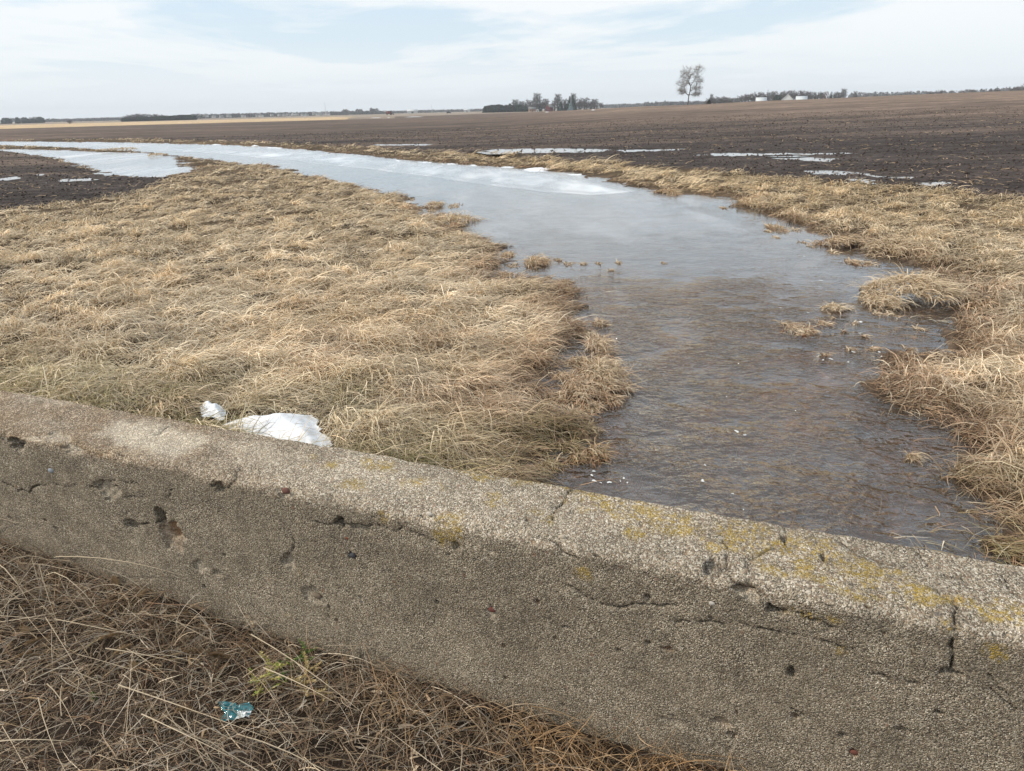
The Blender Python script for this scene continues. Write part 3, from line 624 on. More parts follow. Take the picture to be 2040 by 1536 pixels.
gb = ramp(t, nd(t, 'ShaderNodeSeparateColor', i0=vb.outputs['Color']).outputs[1], [(0.0, (0.07, 0.065, 0.06)), (0.35, (0.22, 0.15, 0.10)), (0.6, (0.36, 0.31, 0.24)), (1.0, (0.62, 0.57, 0.50))])
pick = ramp(t, nd(t, 'ShaderNodeSeparateColor', i0=vb.outputs['Color']).outputs[0], [(0.62, 0.0), (0.66, 1.0)])
topa = attr(t, 'top').outputs['Fac']
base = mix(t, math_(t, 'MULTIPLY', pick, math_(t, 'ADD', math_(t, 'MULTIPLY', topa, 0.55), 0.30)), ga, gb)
pk2 = ramp(t, nd(t, 'ShaderNodeSeparateColor', i0=vc.outputs['Color']).outputs[0], [(0.93, 0.0), (0.94, 0.8)])
inner = ramp(t, vc.outputs['Distance'], [(0.30, 1.0), (0.42, 0.0)])
stone = ramp(t, nd(t, 'ShaderNodeSeparateColor', i0=vc.outputs['Color']).outputs[2], [(0.0, (0.10, 0.10, 0.10)), (0.3, (0.22, 0.13, 0.09)), (0.6, (0.30, 0.27, 0.22)), (1.0, (0.55, 0.50, 0.43))])
base = mix(t, math_(t, 'MULTIPLY', pk2, inner), base, stone)
base = mix(t, math_(t, 'MULTIPLY', attr(t, 'paste').outputs['Fac'], 0.42), base, (0.205, 0.175, 0.135))
blot = noise(t, v, 4.5, 6, 0.62); blot2 = noise(t, v, 22, 5, 0.6)
base = mix(t, 1.0, base, ramp(t, blot, [(0.3, 0.78), (0.7, 1.18)]), 'MULTIPLY')
base = mix(t, 1.0, base, ramp(t, blot2, [(0.25, 0.78), (0.75, 1.2)]), 'MULTIPLY')
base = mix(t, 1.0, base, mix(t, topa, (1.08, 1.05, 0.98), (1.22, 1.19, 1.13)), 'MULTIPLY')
base = mix(t, math_(t, 'MULTIPLY', attr(t, 'dark').outputs['Fac'], 0.85), base, mix(t, 1.0, base, (0.36, 0.36, 0.37), 'MULTIPLY'))
base = mix(t, math_(t, 'MULTIPLY', attr(t, 'algae').outputs['Fac'], 0.6), base, mix(t, 1.0, base, (0.62, 0.45, 0.28), 'MULTIPLY'))
base = mix(t, math_(t, 'MULTIPLY', attr(t, 'pale').outputs['Fac'], 0.8), base, mix(t, 0.42, mix(t, 1.0, base, (1.7, 1.65, 1.55), 'MULTIPLY'), (0.46, 0.42, 0.35)))
base = mix(t, math_(t, 'MULTIPLY', attr(t, 'rust').outputs['Fac'], 0.75), base, (0.24, 0.115, 0.045))
lc = ramp(t, blot2, [(0.3, (0.20, 0.135, 0.02)), (0.6, (0.40, 0.265, 0.03)), (0.8, (0.46, 0.27, 0.02))])
base = mix(t, math_(t, 'MULTIPLY', attr(t, 'lichen').outputs['Fac'], ramp(t, nd(t, 'ShaderNodeSeparateColor', i0=va.outputs['Color']).outputs[1], [(0.35, 0.15), (0.55, 0.85)])), base, lc)
base = mix(t, math_(t, 'MULTIPLY', attr(t, 'crack').outputs['Fac'], 0.62), base, (0.018, 0.016, 0.014))
hb = math_(t, 'ADD', math_(t, 'MULTIPLY', va.outputs['Distance'], -0.5), math_(t, 'MULTIPLY', vb.outputs['Distance'], -0.9))
finish(t, base, 0.92, bump=hb, dist=0.0040, disp_strength=0.85, spec=0.2)
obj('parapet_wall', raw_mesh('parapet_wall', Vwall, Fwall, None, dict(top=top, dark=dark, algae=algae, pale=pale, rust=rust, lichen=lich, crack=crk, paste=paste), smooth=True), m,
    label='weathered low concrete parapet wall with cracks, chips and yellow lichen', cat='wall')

# stones laid bare in the wall face
wall = [o for o in col.objects if o.name == 'parapet_wall'][0]
for i, (px, py, rs, cs) in enumerate([(568, 979, 0.012, (0.14, 0.07, 0.055)), (979, 1216, 0.010, (0.13, 0.05, 0.04)), (630, 1188, 0.013, (0.16, 0.125, 0.09)), (1700, 1500, 0.009, (0.15, 0.06, 0.045)), (1062, 1196, 0.006, (0.5, 0.46, 0.4)), (700, 1107, 0.010, (0.07, 0.07, 0.075)),
        (690, 1072, 0.008, (0.2, 0.07, 0.045)), (1418, 1203, 0.008, (0.45, 0.42, 0.37)), (1120, 1070, 0.007, (0.42, 0.36, 0.28)), (855, 1024, 0.008, (0.5, 0.45, 0.38)), (100, 938, 0.012, (0.25, 0.27, 0.29))]):
    s0, v0 = wall_at(px, py); u_, v_ = np.meshgrid(np.linspace(0, math.pi, 9), np.linspace(0, 2 * math.pi, 15)); sp_ = np.stack([np.sin(u_) * np.cos(v_), np.sin(u_) * np.sin(v_), np.cos(u_)], 2).reshape(-1, 3)
    sp_ = sp_ * (1 + 0.22 * pn(sp_[:, 0] * 1.5 + i, sp_[:, 2] * 1.5 + sp_[:, 1], 600 + i))[:, None] * np.array([1.25, 0.55, 0.85]) * rs
    if v0 < ZTF - ZG: cen = np.array([*(WA + WT * s0 + WN * 0.004), ZG + v0])
    else: cen = np.array([*(WA + WT * s0 + WN * (v0 - ZTF + ZG)), ZTF + (ZTB - ZTF) * (v0 - ZTF + ZG) / THK])
    wp = cen + sp_[:, :1] * np.array([*WT, 0]) + sp_[:, 1:2] * np.array([*WN, 0]) + sp_[:, 2:] * np.array([0, 0, 1])
    obj('embedded_stone', raw_mesh('embedded_stone', wp, grid_faces(15, 9), np.repeat(np.array([cs]), len(wp), 0), smooth=True), M_TWIG, wall)

# ------------------------------------------------------------------ roadside in front of the wall
def road_z(x, y):
    s_ = (x - WA[0]) * WT[0] + (y - WA[1]) * WT[1]; n_ = (x - WA[0]) * WN[0] + (y - WA[1]) * WN[1]
    return ZG - 0.02 + 0.03 * fbm(x / 0.35, y / 0.35, 3, 301) + 0.07 * sst(1.3, 2.7, s_) * sst(-0.6, 0.0, n_)
sg = np.concatenate([[-30, -8, -3], np.arange(-1.2, 3.8, 0.025), [5, 9, 30]]); ngd = np.concatenate([[-40, -12, -5], np.arange(-2.6, 0.045, 0.025)])
SG, NG = np.meshgrid(sg, ngd); xg = (WA[0] + WT[0] * SG + WN[0] * NG).ravel(); yg = (WA[1] + WT[1] * SG + WN[1] * NG).ravel()
cg = np.array([0.035, 0.025, 0.018]) * (1 + 0.6 * fbm(xg / 0.1, yg / 0.1, 3, 302)[:, None])
obj('roadside_ground', raw_mesh('roadside_ground', np.stack([xg, yg, road_z(xg, yg)], 1), grid_faces(len(ngd), len(sg)), np.clip(cg, 0.01, 1), smooth=True), M_GROUND,
    kind='structure', label='dark soil of the road shoulder under dead grass')
def along(s_, n_): return WA[0] + WT[0] * s_ + WN[0] * n_, WA[1] + WT[1] * s_ + WN[1] * n_
def thatch(n, s_rng, n_rng, Lr, wr, e0r, e1r, colf, head=None, hs=9, curl=0.9, S=5, zr=(0.0, 0.05), keep=None, rho=1.2):
    s_ = rng.uniform(*s_rng, n); n_ = rng.uniform(*n_rng, n)
    if keep is not None:
        k = keep(s_, n_); s_, n_ = s_[k], n_[k]; n = len(s_)
    x_, y_ = along(s_, n_); z_ = road_z(x_, y_) + rng.uniform(*zr, n)
    hd = rng.uniform(0, 6.2832, n) if head is None else head + rng.normal(0, hs, n) + 0.6 * fbm(x_ / 0.3, y_ / 0.3, 2, 305)
    L = rng.uniform(*Lr, n); w = rng.uniform(*wr, n)
    # keep blades from running through the wall: turn round those that would
    tipn = n_ + (np.cos(hd) * WN[0] + np.sin(hd) * WN[1]) * L * 0.9
    hd = np.where(tipn > -0.004, hd + math.pi, hd)
    return blades(np.stack([x_, y_, z_], 1), L, hd, rng.uniform(*e0r, n), rng.uniform(*e1r, n), w, colf(n, x_, y_), S, rng.normal(0, curl, n), rho)
PALT = np.array([[0.32, 0.235, 0.155], [0.20, 0.14, 0.09], [0.50, 0.40, 0.28], [0.44, 0.38, 0.305], [0.64, 0.55, 0.42], [0.25, 0.155, 0.095], [0.38, 0.27, 0.16]])
def thc(n, x_, y_):
    p = np.array([0.20, 0.20, 0.16, 0.13, 0.11, 0.12, 0.08]); c = PALT[rng.choice(7, n, p=p)]
    o = np.clip(sst(0.9, 0.1, (x_ - WA[0]) * WT[0] + (y_ - WA[1]) * WT[1]) + 0.8 * fbm(x_ / 0.25, y_ / 0.25, 2, 306), 0, 0.7)[:, None]
    c = c * (1 - o) + np.array([0.40, 0.235, 0.10]) * o * (rng.random((n, 1)) < 0.75) + c * o * 0.25
    return c * np.clip(rng.lognormal(-0.1, 0.38, (n, 1)), 0.35, 1.5)
SR, NR = (-0.7, 3.6), (-1.75, -0.004)
dens = lambda s_, n_: rng.random(len(s_)) < np.clip(0.52 + 1.1 * fbm(s_ / 0.11, n_ / 0.11, 3, 307), 0.04, 1)
parts = [thatch(72000, SR, NR, (0.03, 0.14), (0.0012, 0.0034), (0.0, 0.9), (-0.9, 0.3), thc, curl=1.3, zr=(-0.01, 0.03), keep=dens),
    thatch(5000, SR, NR, (0.12, 0.30), (0.0014, 0.003), (0.0, 0.45), (-0.35, 0.1), thc, curl=0.6, zr=(0.0, 0.05)),
    thatch(2600, SR, (-0.22, -0.004), (0.06, 0.20), (0.0018, 0.0036), (0.5, 1.3), (-0.4, 0.7), thc, curl=0.6, zr=(-0.01, 0.02))]
pst = lambda n, x_, y_: np.array([0.50, 0.41, 0.29]) * rng.uniform(0.6, 1.25, (n, 1))
hdw = math.atan2(-WT[1], -WT[0])
parts += [thatch(2200, SR, NR, (0.015, 0.06), (0.005, 0.011), (-0.1, 0.5), (-0.8, 0.6), thc, curl=1.5, zr=(0.0, 0.035), S=3),
    thatch(120, (1.2, 3.6), (-0.75, -0.05), (0.2, 0.6), (0.002, 0.004), (-0.02, 0.25), (-0.25, 0.05), pst, head=hdw - 0.15, hs=0.3, curl=0.15, zr=(0.02, 0.12)),
    thatch(60, SR, NR, (0.2, 0.6), (0.0024, 0.0042), (-0.02, 0.2), (-0.2, 0.1), pst, curl=0.35, zr=(0.03, 0.07)),
    thatch(46, (2.3, 3.4), (-0.3, -0.02), (0.25, 0.5), (0.003, 0.0045), (0.7, 1.2), (-0.9, -0.1), pst, head=hdw, hs=0.8, curl=0.3, zr=(0, 0.04))]
Vb, Fb, Cb = join(parts)
obj('dead_roadside_grass', raw_mesh('dead_roadside_grass', Vb, Fb, Cb), M_GRASS, kind='stuff', label='tangled dead brown grass on the road shoulder at the foot of the wall')

# ------------------------------------------------------------------ snow
m_snow, t = new_mat('old_snow'); v = ocoord(t)
sb = finish(t, ramp(t, noise(t, v, 6, 6, 0.65), [(0.28, (0.55, 0.545, 0.53)), (0.42, (0.70, 0.715, 0.73)), (0.7, (0.77, 0.785, 0.81))]), 0.6, bump=noise(t, v, 90, 6, 0.7), dist=0.003, spec=0.3, disp_strength=0.6)
def snow(name, poly_w, z0, hgt, label, group=None, seed=0, n=46, na=0.10):
    q = np.array(poly_w); c = q.mean(0); lo, hi = q.min(0) - 0.05, q.max(0) + 0.05
    xs, ys = np.linspace(lo[0], hi[0], n), np.linspace(lo[1], hi[1], n); X, Y = np.meshgrid(xs, ys); X, Y = X.ravel(), Y.ravel()
    sz = min(hi - lo); sd_ = sdpoly(X, Y, poly_w) + na * sz * fbm(X / sz * 4, Y / sz * 4, 3, 401 + seed)
    Z = z0 - 0.03 + (hgt + 0.03) * sst(0.02 * sz, -0.38 * sz, sd_) ** 0.6 * (1 + 0.35 * fbm(X / 0.3, Y / 0.3, 2, 410 + seed))
    F_ = grid_faces(n, n); k = sd_[F_].min(1) < 0.03 * sz
    F_ = F_[k]; u, inv = np.unique(F_, return_inverse=True)
    V = np.stack([X - c[0], Y - c[1], Z - z0], 1)[u]
    return obj(name, raw_mesh(name, V, inv.reshape(F_.shape), smooth=True), m_snow, label=label, cat='snow', group=group, loc=(c[0], c[1], z0))
snow('snow_patch', SNOWW, 0.18, 0.10, 'largest white snow patch, lying in the dry grass just behind the concrete wall', n=90, na=0.07)
snow('snow_patch', SNOWW2, 0.22, 0.09, 'small white snow scrap beside the large snow patch behind the wall', seed=3, n=50, na=0.16)
RIM = [(287, 281.5, 34, 4), (385, 283.6, 26, 3), (431, 287.2, 16, 3), (508, 289, 14, 4), (545, 293.5, 30, 3), (793, 319, 12, 3), (845, 322, 26, 3), (899, 325, 30, 4), (945, 327.5, 14, 3), (1012, 331, 26, 4), (1150, 345.5, 44, 4), (1247, 363, 12, 3), (1354, 366, 13, 3)]
for i, (px, py, w_, h_) in enumerate(RIM):
    poly = [P(px + w_ / 2 * math.cos(a) * rng.uniform(0.75, 1.3), py - 0.30 * h_ * math.sin(a) * rng.uniform(0.5, 1.2), 0.05)[:2] for a in np.linspace(0, 6.28, 13)[:-1]]
    snow('snow_patch', poly, 0.02, 0.012 + 0.02 * (py < 300), 'small snow scrap along the far edge of the icy stream under golden grass', 'snow scraps on the far stream edge', i, 22, 0.45)
snow('snow_patch', [P(a, b, 0.05)[:2] for a, b in [(1042, 336), (1062, 331.5), (1100, 334), (1122, 334.5), (1085, 339), (1060, 340)]], 0.03, 0.03, 'long white snow rim on the far stream edge, widest of that edge', seed=50, n=34, na=0.35)
for px, py, w_, lb in ((749, 235, 20, 'thin snow strip in the far field below the red machine'), (824, 233, 34, 'longest snow strip in the far field beyond the stream'), (774, 234.5, 6, 'tiny snow scrap in the far field between two snow strips'),
                       (1090, 223.6, 8, 'snow scrap in the field before the red barn'), (1182, 219.5, 9, 'snow scrap in the field before the bare trees east of the farm')):
    q = None
    for r_ in np.arange(60, 420, 2.0):          # first point along the view where the ground reaches this line of sight
        X_, Y_ = at_range(px, r_, py)
        if hill(X_, Y_) >= z_at(px, py, r_): break
    ww = w_ * r_ / F / 2; poly = [np.array([X_ + ww * math.cos(a), Y_ + ww * 1.6 * math.sin(a)]) for a in np.linspace(0, 6.28, 13)[:-1]]
    snow('snow_patch', poly, float(hill(X_, Y_)) + 0.02, 0.12, lb, seed=int(px), n=14)

# ------------------------------------------------------------------ trees
class MB:
    def __init__(s): s.V = []; s.F3 = []; s.F4 = []; s.C = []; s.n = 0
    def add(s, V, F, c):
        V = np.asarray(V, float); F = np.asarray(F) + s.n
        s.V.append(V); (s.F3 if F.shape[1] == 3 else s.F4).append(F); s.C.append(np.broadcast_to(np.asarray(c, float), (len(V), 3))); s.n += len(V)
    def mesh(s, name, smooth=False):
        return raw_mesh(name, np.concatenate(s.V), [np.concatenate(f) for f in (s.F3, s.F4) if f], np.concatenate(s.C), smooth=smooth)
    def box(s, lo, hi, c, rot=0):
        v = np.array([[x_, y_, z_] for z_ in (lo[2], hi[2]) for y_ in (lo[1], hi[1]) for x_ in (lo[0], hi[0])], float)
        s.add(v, [[0, 2, 3, 1], [4, 5, 7, 6], [0, 1, 5, 4], [2, 6, 7, 3], [0, 4, 6, 2], [1, 3, 7, 5]], c)
    def tube(s, a, b, ra, rb, c, k=5):
        a, b = np.asarray(a, float), np.asarray(b, float); d = b - a; d = d / (np.linalg.norm(d) + 1e-9)
        u = np.cross(d, [0.3, 0.9, 0.2]); u /= np.linalg.norm(u); w = np.cross(d, u)
        th = np.arange(k) * 2 * math.pi / k; ring = np.cos(th)[:, None] * u + np.sin(th)[:, None] * w
        V = np.concatenate([a + ring * ra, b + ring * rb]); i = np.arange(k); j = (i + 1) % k
        s.add(V, np.stack([i, j, j + k, i + k], 1), c)
def bare_tree(seed, h, ells, trunk_pts, ntar=120, twig=5, tr=0.02, base_r=None, bark=(0.10, 0.085, 0.07), twc=(0.14, 0.115, 0.095), tl=0.09):
    """ells: crown ellipsoids (cx, cz, rx, rz) in fractions of the height; trunk_pts: list of polylines [(x,z),..] in the same units"""
    g = np.random.default_rng(seed); pts = []; par = []
    for pl in trunk_pts:
        last = -1
        if pts: last = int(np.argmin([math.hypot(p[0] - pl[0][0] * h, p[2] - pl[0][1] * h) for p in pts]))
        for i, (a, b) in enumerate(pl):
            q = np.array([a * h, g.normal(0, 0.012) * h * (i > 0), b * h])
            if last >= 0 and i == 0: continue
            pts.append(q); par.append(last); last = len(pts) - 1
    tg = []
    while len(tg) < ntar:
        e = ells[g.integers(len(ells))]; d = g.normal(size=3); d /= np.linalg.norm(d); d *= g.random() ** 0.4
        tg.append(np.array([(e[0] + d[0] * e[2]) * h, d[1] * e[2] * h, (e[1] + d[2] * e[3]) * h]))
    tg.sort(key=lambda q: math.hypot(q[0], q[1]) + 0.2 * abs(q[2]))
    ends = []
    for q in tg:
        Pn = np.array(pts); ok = Pn[:, 2] < q[2] + 0.05 * h; ok[:1] = True
        d = np.linalg.norm(Pn - q, axis=1) + 0.6 * np.maximum(0, Pn[:, 2] - q[2] + 0.04 * h); d[~ok] += 99
        k = int(np.argmin(d)); p0 = pts[k]; mid = p0 * 0.5 + q * 0.5 + np.array([0, 0, 0.04 * np.linalg.norm(q - p0)]) + g.normal(0, 0.012 * h, 3)
        pts.append(mid); par.append(k); pts.append(q); par.append(len(pts) - 2); ends.append(len(pts) - 1)
    cnt = np.zeros(len(pts))
    for e in ends:
        k = e
        while k >= 0: cnt[k] += 1; k = par[k]
    tk, cr = MB(), MB(); n_tr = sum(len(p) for p in trunk_pts) - (len(trunk_pts) - 1)
    rad = lambda k: max(tr * 0.8, tr * 0.55 * cnt[k] ** 0.52)
    for k in range(len(pts)):
        if par[k] < 0: continue
        a, b = pts[par[k]], pts[k]
        (tk if k < n_tr or cnt[k] > 12 else cr).tube(a, b, min(rad(par[k]), rad(k) * 1.5) if k >= n_tr else rad(par[k]), rad(k), np.array(bark) * g.uniform(0.8, 1.2), 6 if k < n_tr else 4)
    for k in ends + [k for k in range(n_tr, len(pts)) if k % 2]:
        for _ in range(twig):
            d = pts[k] - pts[par[k]] if par[k] >= 0 else np.array([0, 0, 1.]); d = d / (np.linalg.norm(d) + 1e-9) + g.normal(0, 0.6, 3) + np.array([0, 0, 0.15])
            d = d / np.linalg.norm(d) * tl * h * g.uniform(0.5, 1.2); e1 = pts[k] + d * 0.55 + g.normal(0, 0.006 * h, 3); cc_ = np.array(twc) * g.uniform(0.75, 1.25)
            cr.tube(pts[k], e1, tr * 0.7, tr * 0.5, cc_, 3); cr.tube(e1, pts[k] + d + g.normal(0, 0.012 * h, 3), tr * 0.5, tr * 0.3, cc_, 3)
    return tk.mesh('trunk'), cr.mesh('crown')
def evergreen(seed, h, w, c=(0.035, 0.05, 0.035), full=False, n=420):
    g = np.random.default_rng(seed); tk, cr = MB(), MB(); tk.tube((0, 0, 0), (0, 0, h * 0.9), 0.02 * h, 0.004 * h, (0.07, 0.055, 0.045), 6)
    t_ = g.random(n) ** 1.25 * 0.95 + 0.03; a = g.uniform(0, 6.283, n)
    prof_ = (np.sqrt(np.maximum(0, 1 - (t_ * 2 - 0.8) ** 2 / 1.5)) if full else (1 - t_) ** 0.8) * (1 + 0.25 * np.sin(a * 3 + seed) * np.sin(t_ * 14))
    rad_ = prof_ * w / 2 * g.uniform(0.55, 1.08, n)
    for i in range(n):
        ca, sa = math.cos(a[i]), math.sin(a[i]); p = np.array([ca * rad_[i], sa * rad_[i], t_[i] * h]); sz = (0.10 + 0.05 * g.random()) * w * (0.5 + prof_[i])
        o_ = np.array([ca, sa, -0.45]) * sz; sd_ = np.array([-sa, ca, 0]) * sz * 0.6
        cr.add([p - 0.4 * o_ + [0, 0, 0.3 * sz], p + o_ + sd_, p + o_ - sd_, p + 0.3 * o_ + [0, 0, 0.55 * sz]], [[0, 1, 2], [0, 3, 1], [0, 2, 3]], np.array(c) * g.uniform(0.6, 1.5))
    return tk.mesh('trunk'), cr.mesh('crown')
def tree(name, meshes, loc, label, group=None, scale=(1, 1, 1), rz=0, cat='tree'):
    o = obj(name, None, label=label, cat=cat, group=group, loc=loc); o.scale = scale; o.rotation_euler.z = rz
    obj('trunk', meshes[0], M_TWIG, o); obj('crown', meshes[1], M_TWIG, o)
    return o

# the lone tree on the crest
tx, ty = at_range(1370, 258, 208)
lone = bare_tree(3, 11.9, [(-0.07, 0.80, 0.19, 0.17), (0.23, 0.86, 0.17, 0.13), (0.22, 0.62, 0.15, 0.13), (-0.17, 0.55, 0.17, 0.10), (0.2, 0.42, 0.17, 0.08), (-0.17, 0.36, 0.14, 0.09), (0.0, 0.68, 0.25, 0.2), (0.22, 0.27, 0.13, 0.05)],
    [[(0, -0.03), (0.0, 0.1), (0.02, 0.25), (0.045, 0.36), (0.05, 0.49)], [(0.05, 0.49), (-0.02, 0.60), (-0.06, 0.68), (-0.05, 0.80), (0.0, 0.90)], [(0.05, 0.49), (0.13, 0.60), (0.22, 0.72), (0.29, 0.84)],
     [(0.045, 0.36), (0.14, 0.40), (0.22, 0.50)], [(0.02, 0.25), (-0.1, 0.33)]], ntar=340, twig=8, tr=0.0145, tl=0.09, bark=(0.13, 0.115, 0.095), twc=(0.23, 0.20, 0.175))
tree('lone_tree', lone, (tx, ty, float(hill(tx, ty)) - 0.1), 'tall bare tree with forked trunk standing alone on the field crest')

BT = [bare_tree(20 + i, 10, e, tp, ntar=95, twig=7, tr=0.058, tl=0.12, bark=b, twc=tw) for i, (e, tp, b, tw) in enumerate([
    ([(0, 0.60, 0.36, 0.38)], [[(0, 0), (0.01, 0.2), (0.0, 0.45), (0.02, 0.7)]], (0.10, 0.085, 0.075), (0.125, 0.11, 0.105)),
    ([(0, 0.62, 0.24, 0.38)], [[(0, 0), (0.0, 0.25), (0.02, 0.55), (0.0, 0.8)]], (0.12, 0.11, 0.10), (0.16, 0.155, 0.15)),
    ([(-0.1, 0.55, 0.28, 0.35), (0.15, 0.6, 0.25, 0.33)], [[(0, 0), (0.0, 0.22), (-0.1, 0.5)], [(0, 0.22), (0.12, 0.5)]], (0.09, 0.075, 0.07), (0.125, 0.10, 0.10)),
    ([(0, 0.5, 0.42, 0.42)], [[(0, 0), (0.0, 0.2), (0.02, 0.4)], [(0, 0.2), (-0.2, 0.4)], [(0, 0.2), (0.2, 0.42)]], (0.10, 0.08, 0.07), (0.13, 0.11, 0.105)),
    ([(0, 0.52, 0.40, 0.44)], [[(0, 0), (0.0, 0.25), (0.02, 0.5)]], (0.08, 0.05, 0.05), (0.16, 0.075, 0.07))])]
EV = [evergreen(40, 10, 5.5), evergreen(41, 10, 4.0), evergreen(42, 10, 7.5, full=True), evergreen(43, 10, 6.5, c=(0.05, 0.045, 0.04), full=True)]
BW = [0.76, 0.55, 0.95, 1.0, 0.9]
def put(kind, i, px, top, wpx, rng_m, label, group=None, name=None, base=0.15):
    x_, y_ = at_range(px, rng_m, 215); h_ = z_at(px, top, rng_m) - base; w_ = wpx * rng_m / F
    src = BT[i] if kind == 'b' else EV[i]; w0 = (BW[i] if kind == 'b' else [0.55, 0.4, 0.75, 0.65][i]) * 10
    return tree(name or ('bare_tree' if kind == 'b' else 'evergreen_tree'), src, (x_, y_, base), label, group, (w_ / w0, w_ / w0, h_ / 10), rng.uniform(-0.5, 0.5))
FR = 810.0
ev_row = [(968, 211, 8), (974, 209.5, 8), (981, 208.5, 9), (988, 208.5, 9), (994, 207.5, 9), (999, 208.5, 8), (1004, 210, 7), (1009, 208.5, 8), (1014, 209.5, 7), (1016, 206, 5), (1022, 209, 8), (1028, 209, 8), (1035, 208.5, 8), (1040, 210, 7)]
for i, (px, top, w_) in enumerate(ev_row):
    put('e', [2, 3][i % 3 == 1], px, top, w_ * 1.25, FR, 'dark evergreen in the unbroken windbreak row beside the farmhouse', 'evergreens in the farm windbreak row')
put('e', 0, 1047, 207.5, 11, FR - 12, 'pointed dark spruce at the end of the windbreak row next to the farmhouse')
for i, px, top, w_, dr_, lb in [(1, 1026.5, 197.5, 12, 30, 'thin grey bare tree rising above the windbreak row'), (1, 1039, 201, 11, 30, 'low faint bare tree behind the end of the windbreak row'),
        (0, 1057, 196.5, 20, 25, 'broad rounded bare tree behind the farmhouse'), (1, 1070, 184.5, 13, 35, 'tall narrow pale bare tree, highest above the farmhouse'), (0, 1066, 205, 14, 15, 'low brownish bare tree directly over the farmhouse roof'),
        (2, 1085.5, 194, 15, 25, 'bare tree between the tall pale tree and the red barn'), (1, 1079, 203, 12, 15, 'small dark bare tree left of the red barn, in front of taller ones'), (1, 1111, 186, 12, 35, 'tall thin forked bare tree behind the red barn'),
        (0, 1105, 198, 12, 25, 'bushy bare tree close behind the red barn roof'), (0, 1124.5, 195, 13, 20, 'rounded bare tree between the two dark spruces'), (1, 1142, 185, 9, 30, 'wispy bare tree top sticking out behind the tallest spruce'),
        (3, 1154, 194, 15, 15, 'brown bare tree just right of the tallest spruce'), (0, 1164, 192.5, 18, 20, 'largest brown bare tree in the clump right of the spruces'), (2, 1176, 202, 14, 20, 'lower bare tree beside the largest brown bare tree'),
        (1, 1184, 196.5, 13, 25, 'open grey bare tree near the right end of the farm grove')]:
    put('b', i, px, top, w_ * 1.5, FR + dr_, lb)
put('b', 1, 1197, 204, 11, FR, 'small yellowish bare shrub at the right end of the farm grove', name='shrub')
put('e', 0, 1116.5, 202, 11, FR - 5, 'dark cone shaped evergreen right of the red barn'); put('e', 0, 1140.5, 189, 13, FR, 'tallest dark spruce of the farm grove, behind the pale blue spruce')
put('e', 0, 1135, 191, 12, FR + 6, 'tall dark spruce just left of the tallest spruce'); put('e', 2, 1129.5, 207, 9, FR, 'low round evergreen left of the pale blue spruce'); put('e', 1, 1075, 211.5, 6, FR - 10, 'small dark evergreen by the white shed')

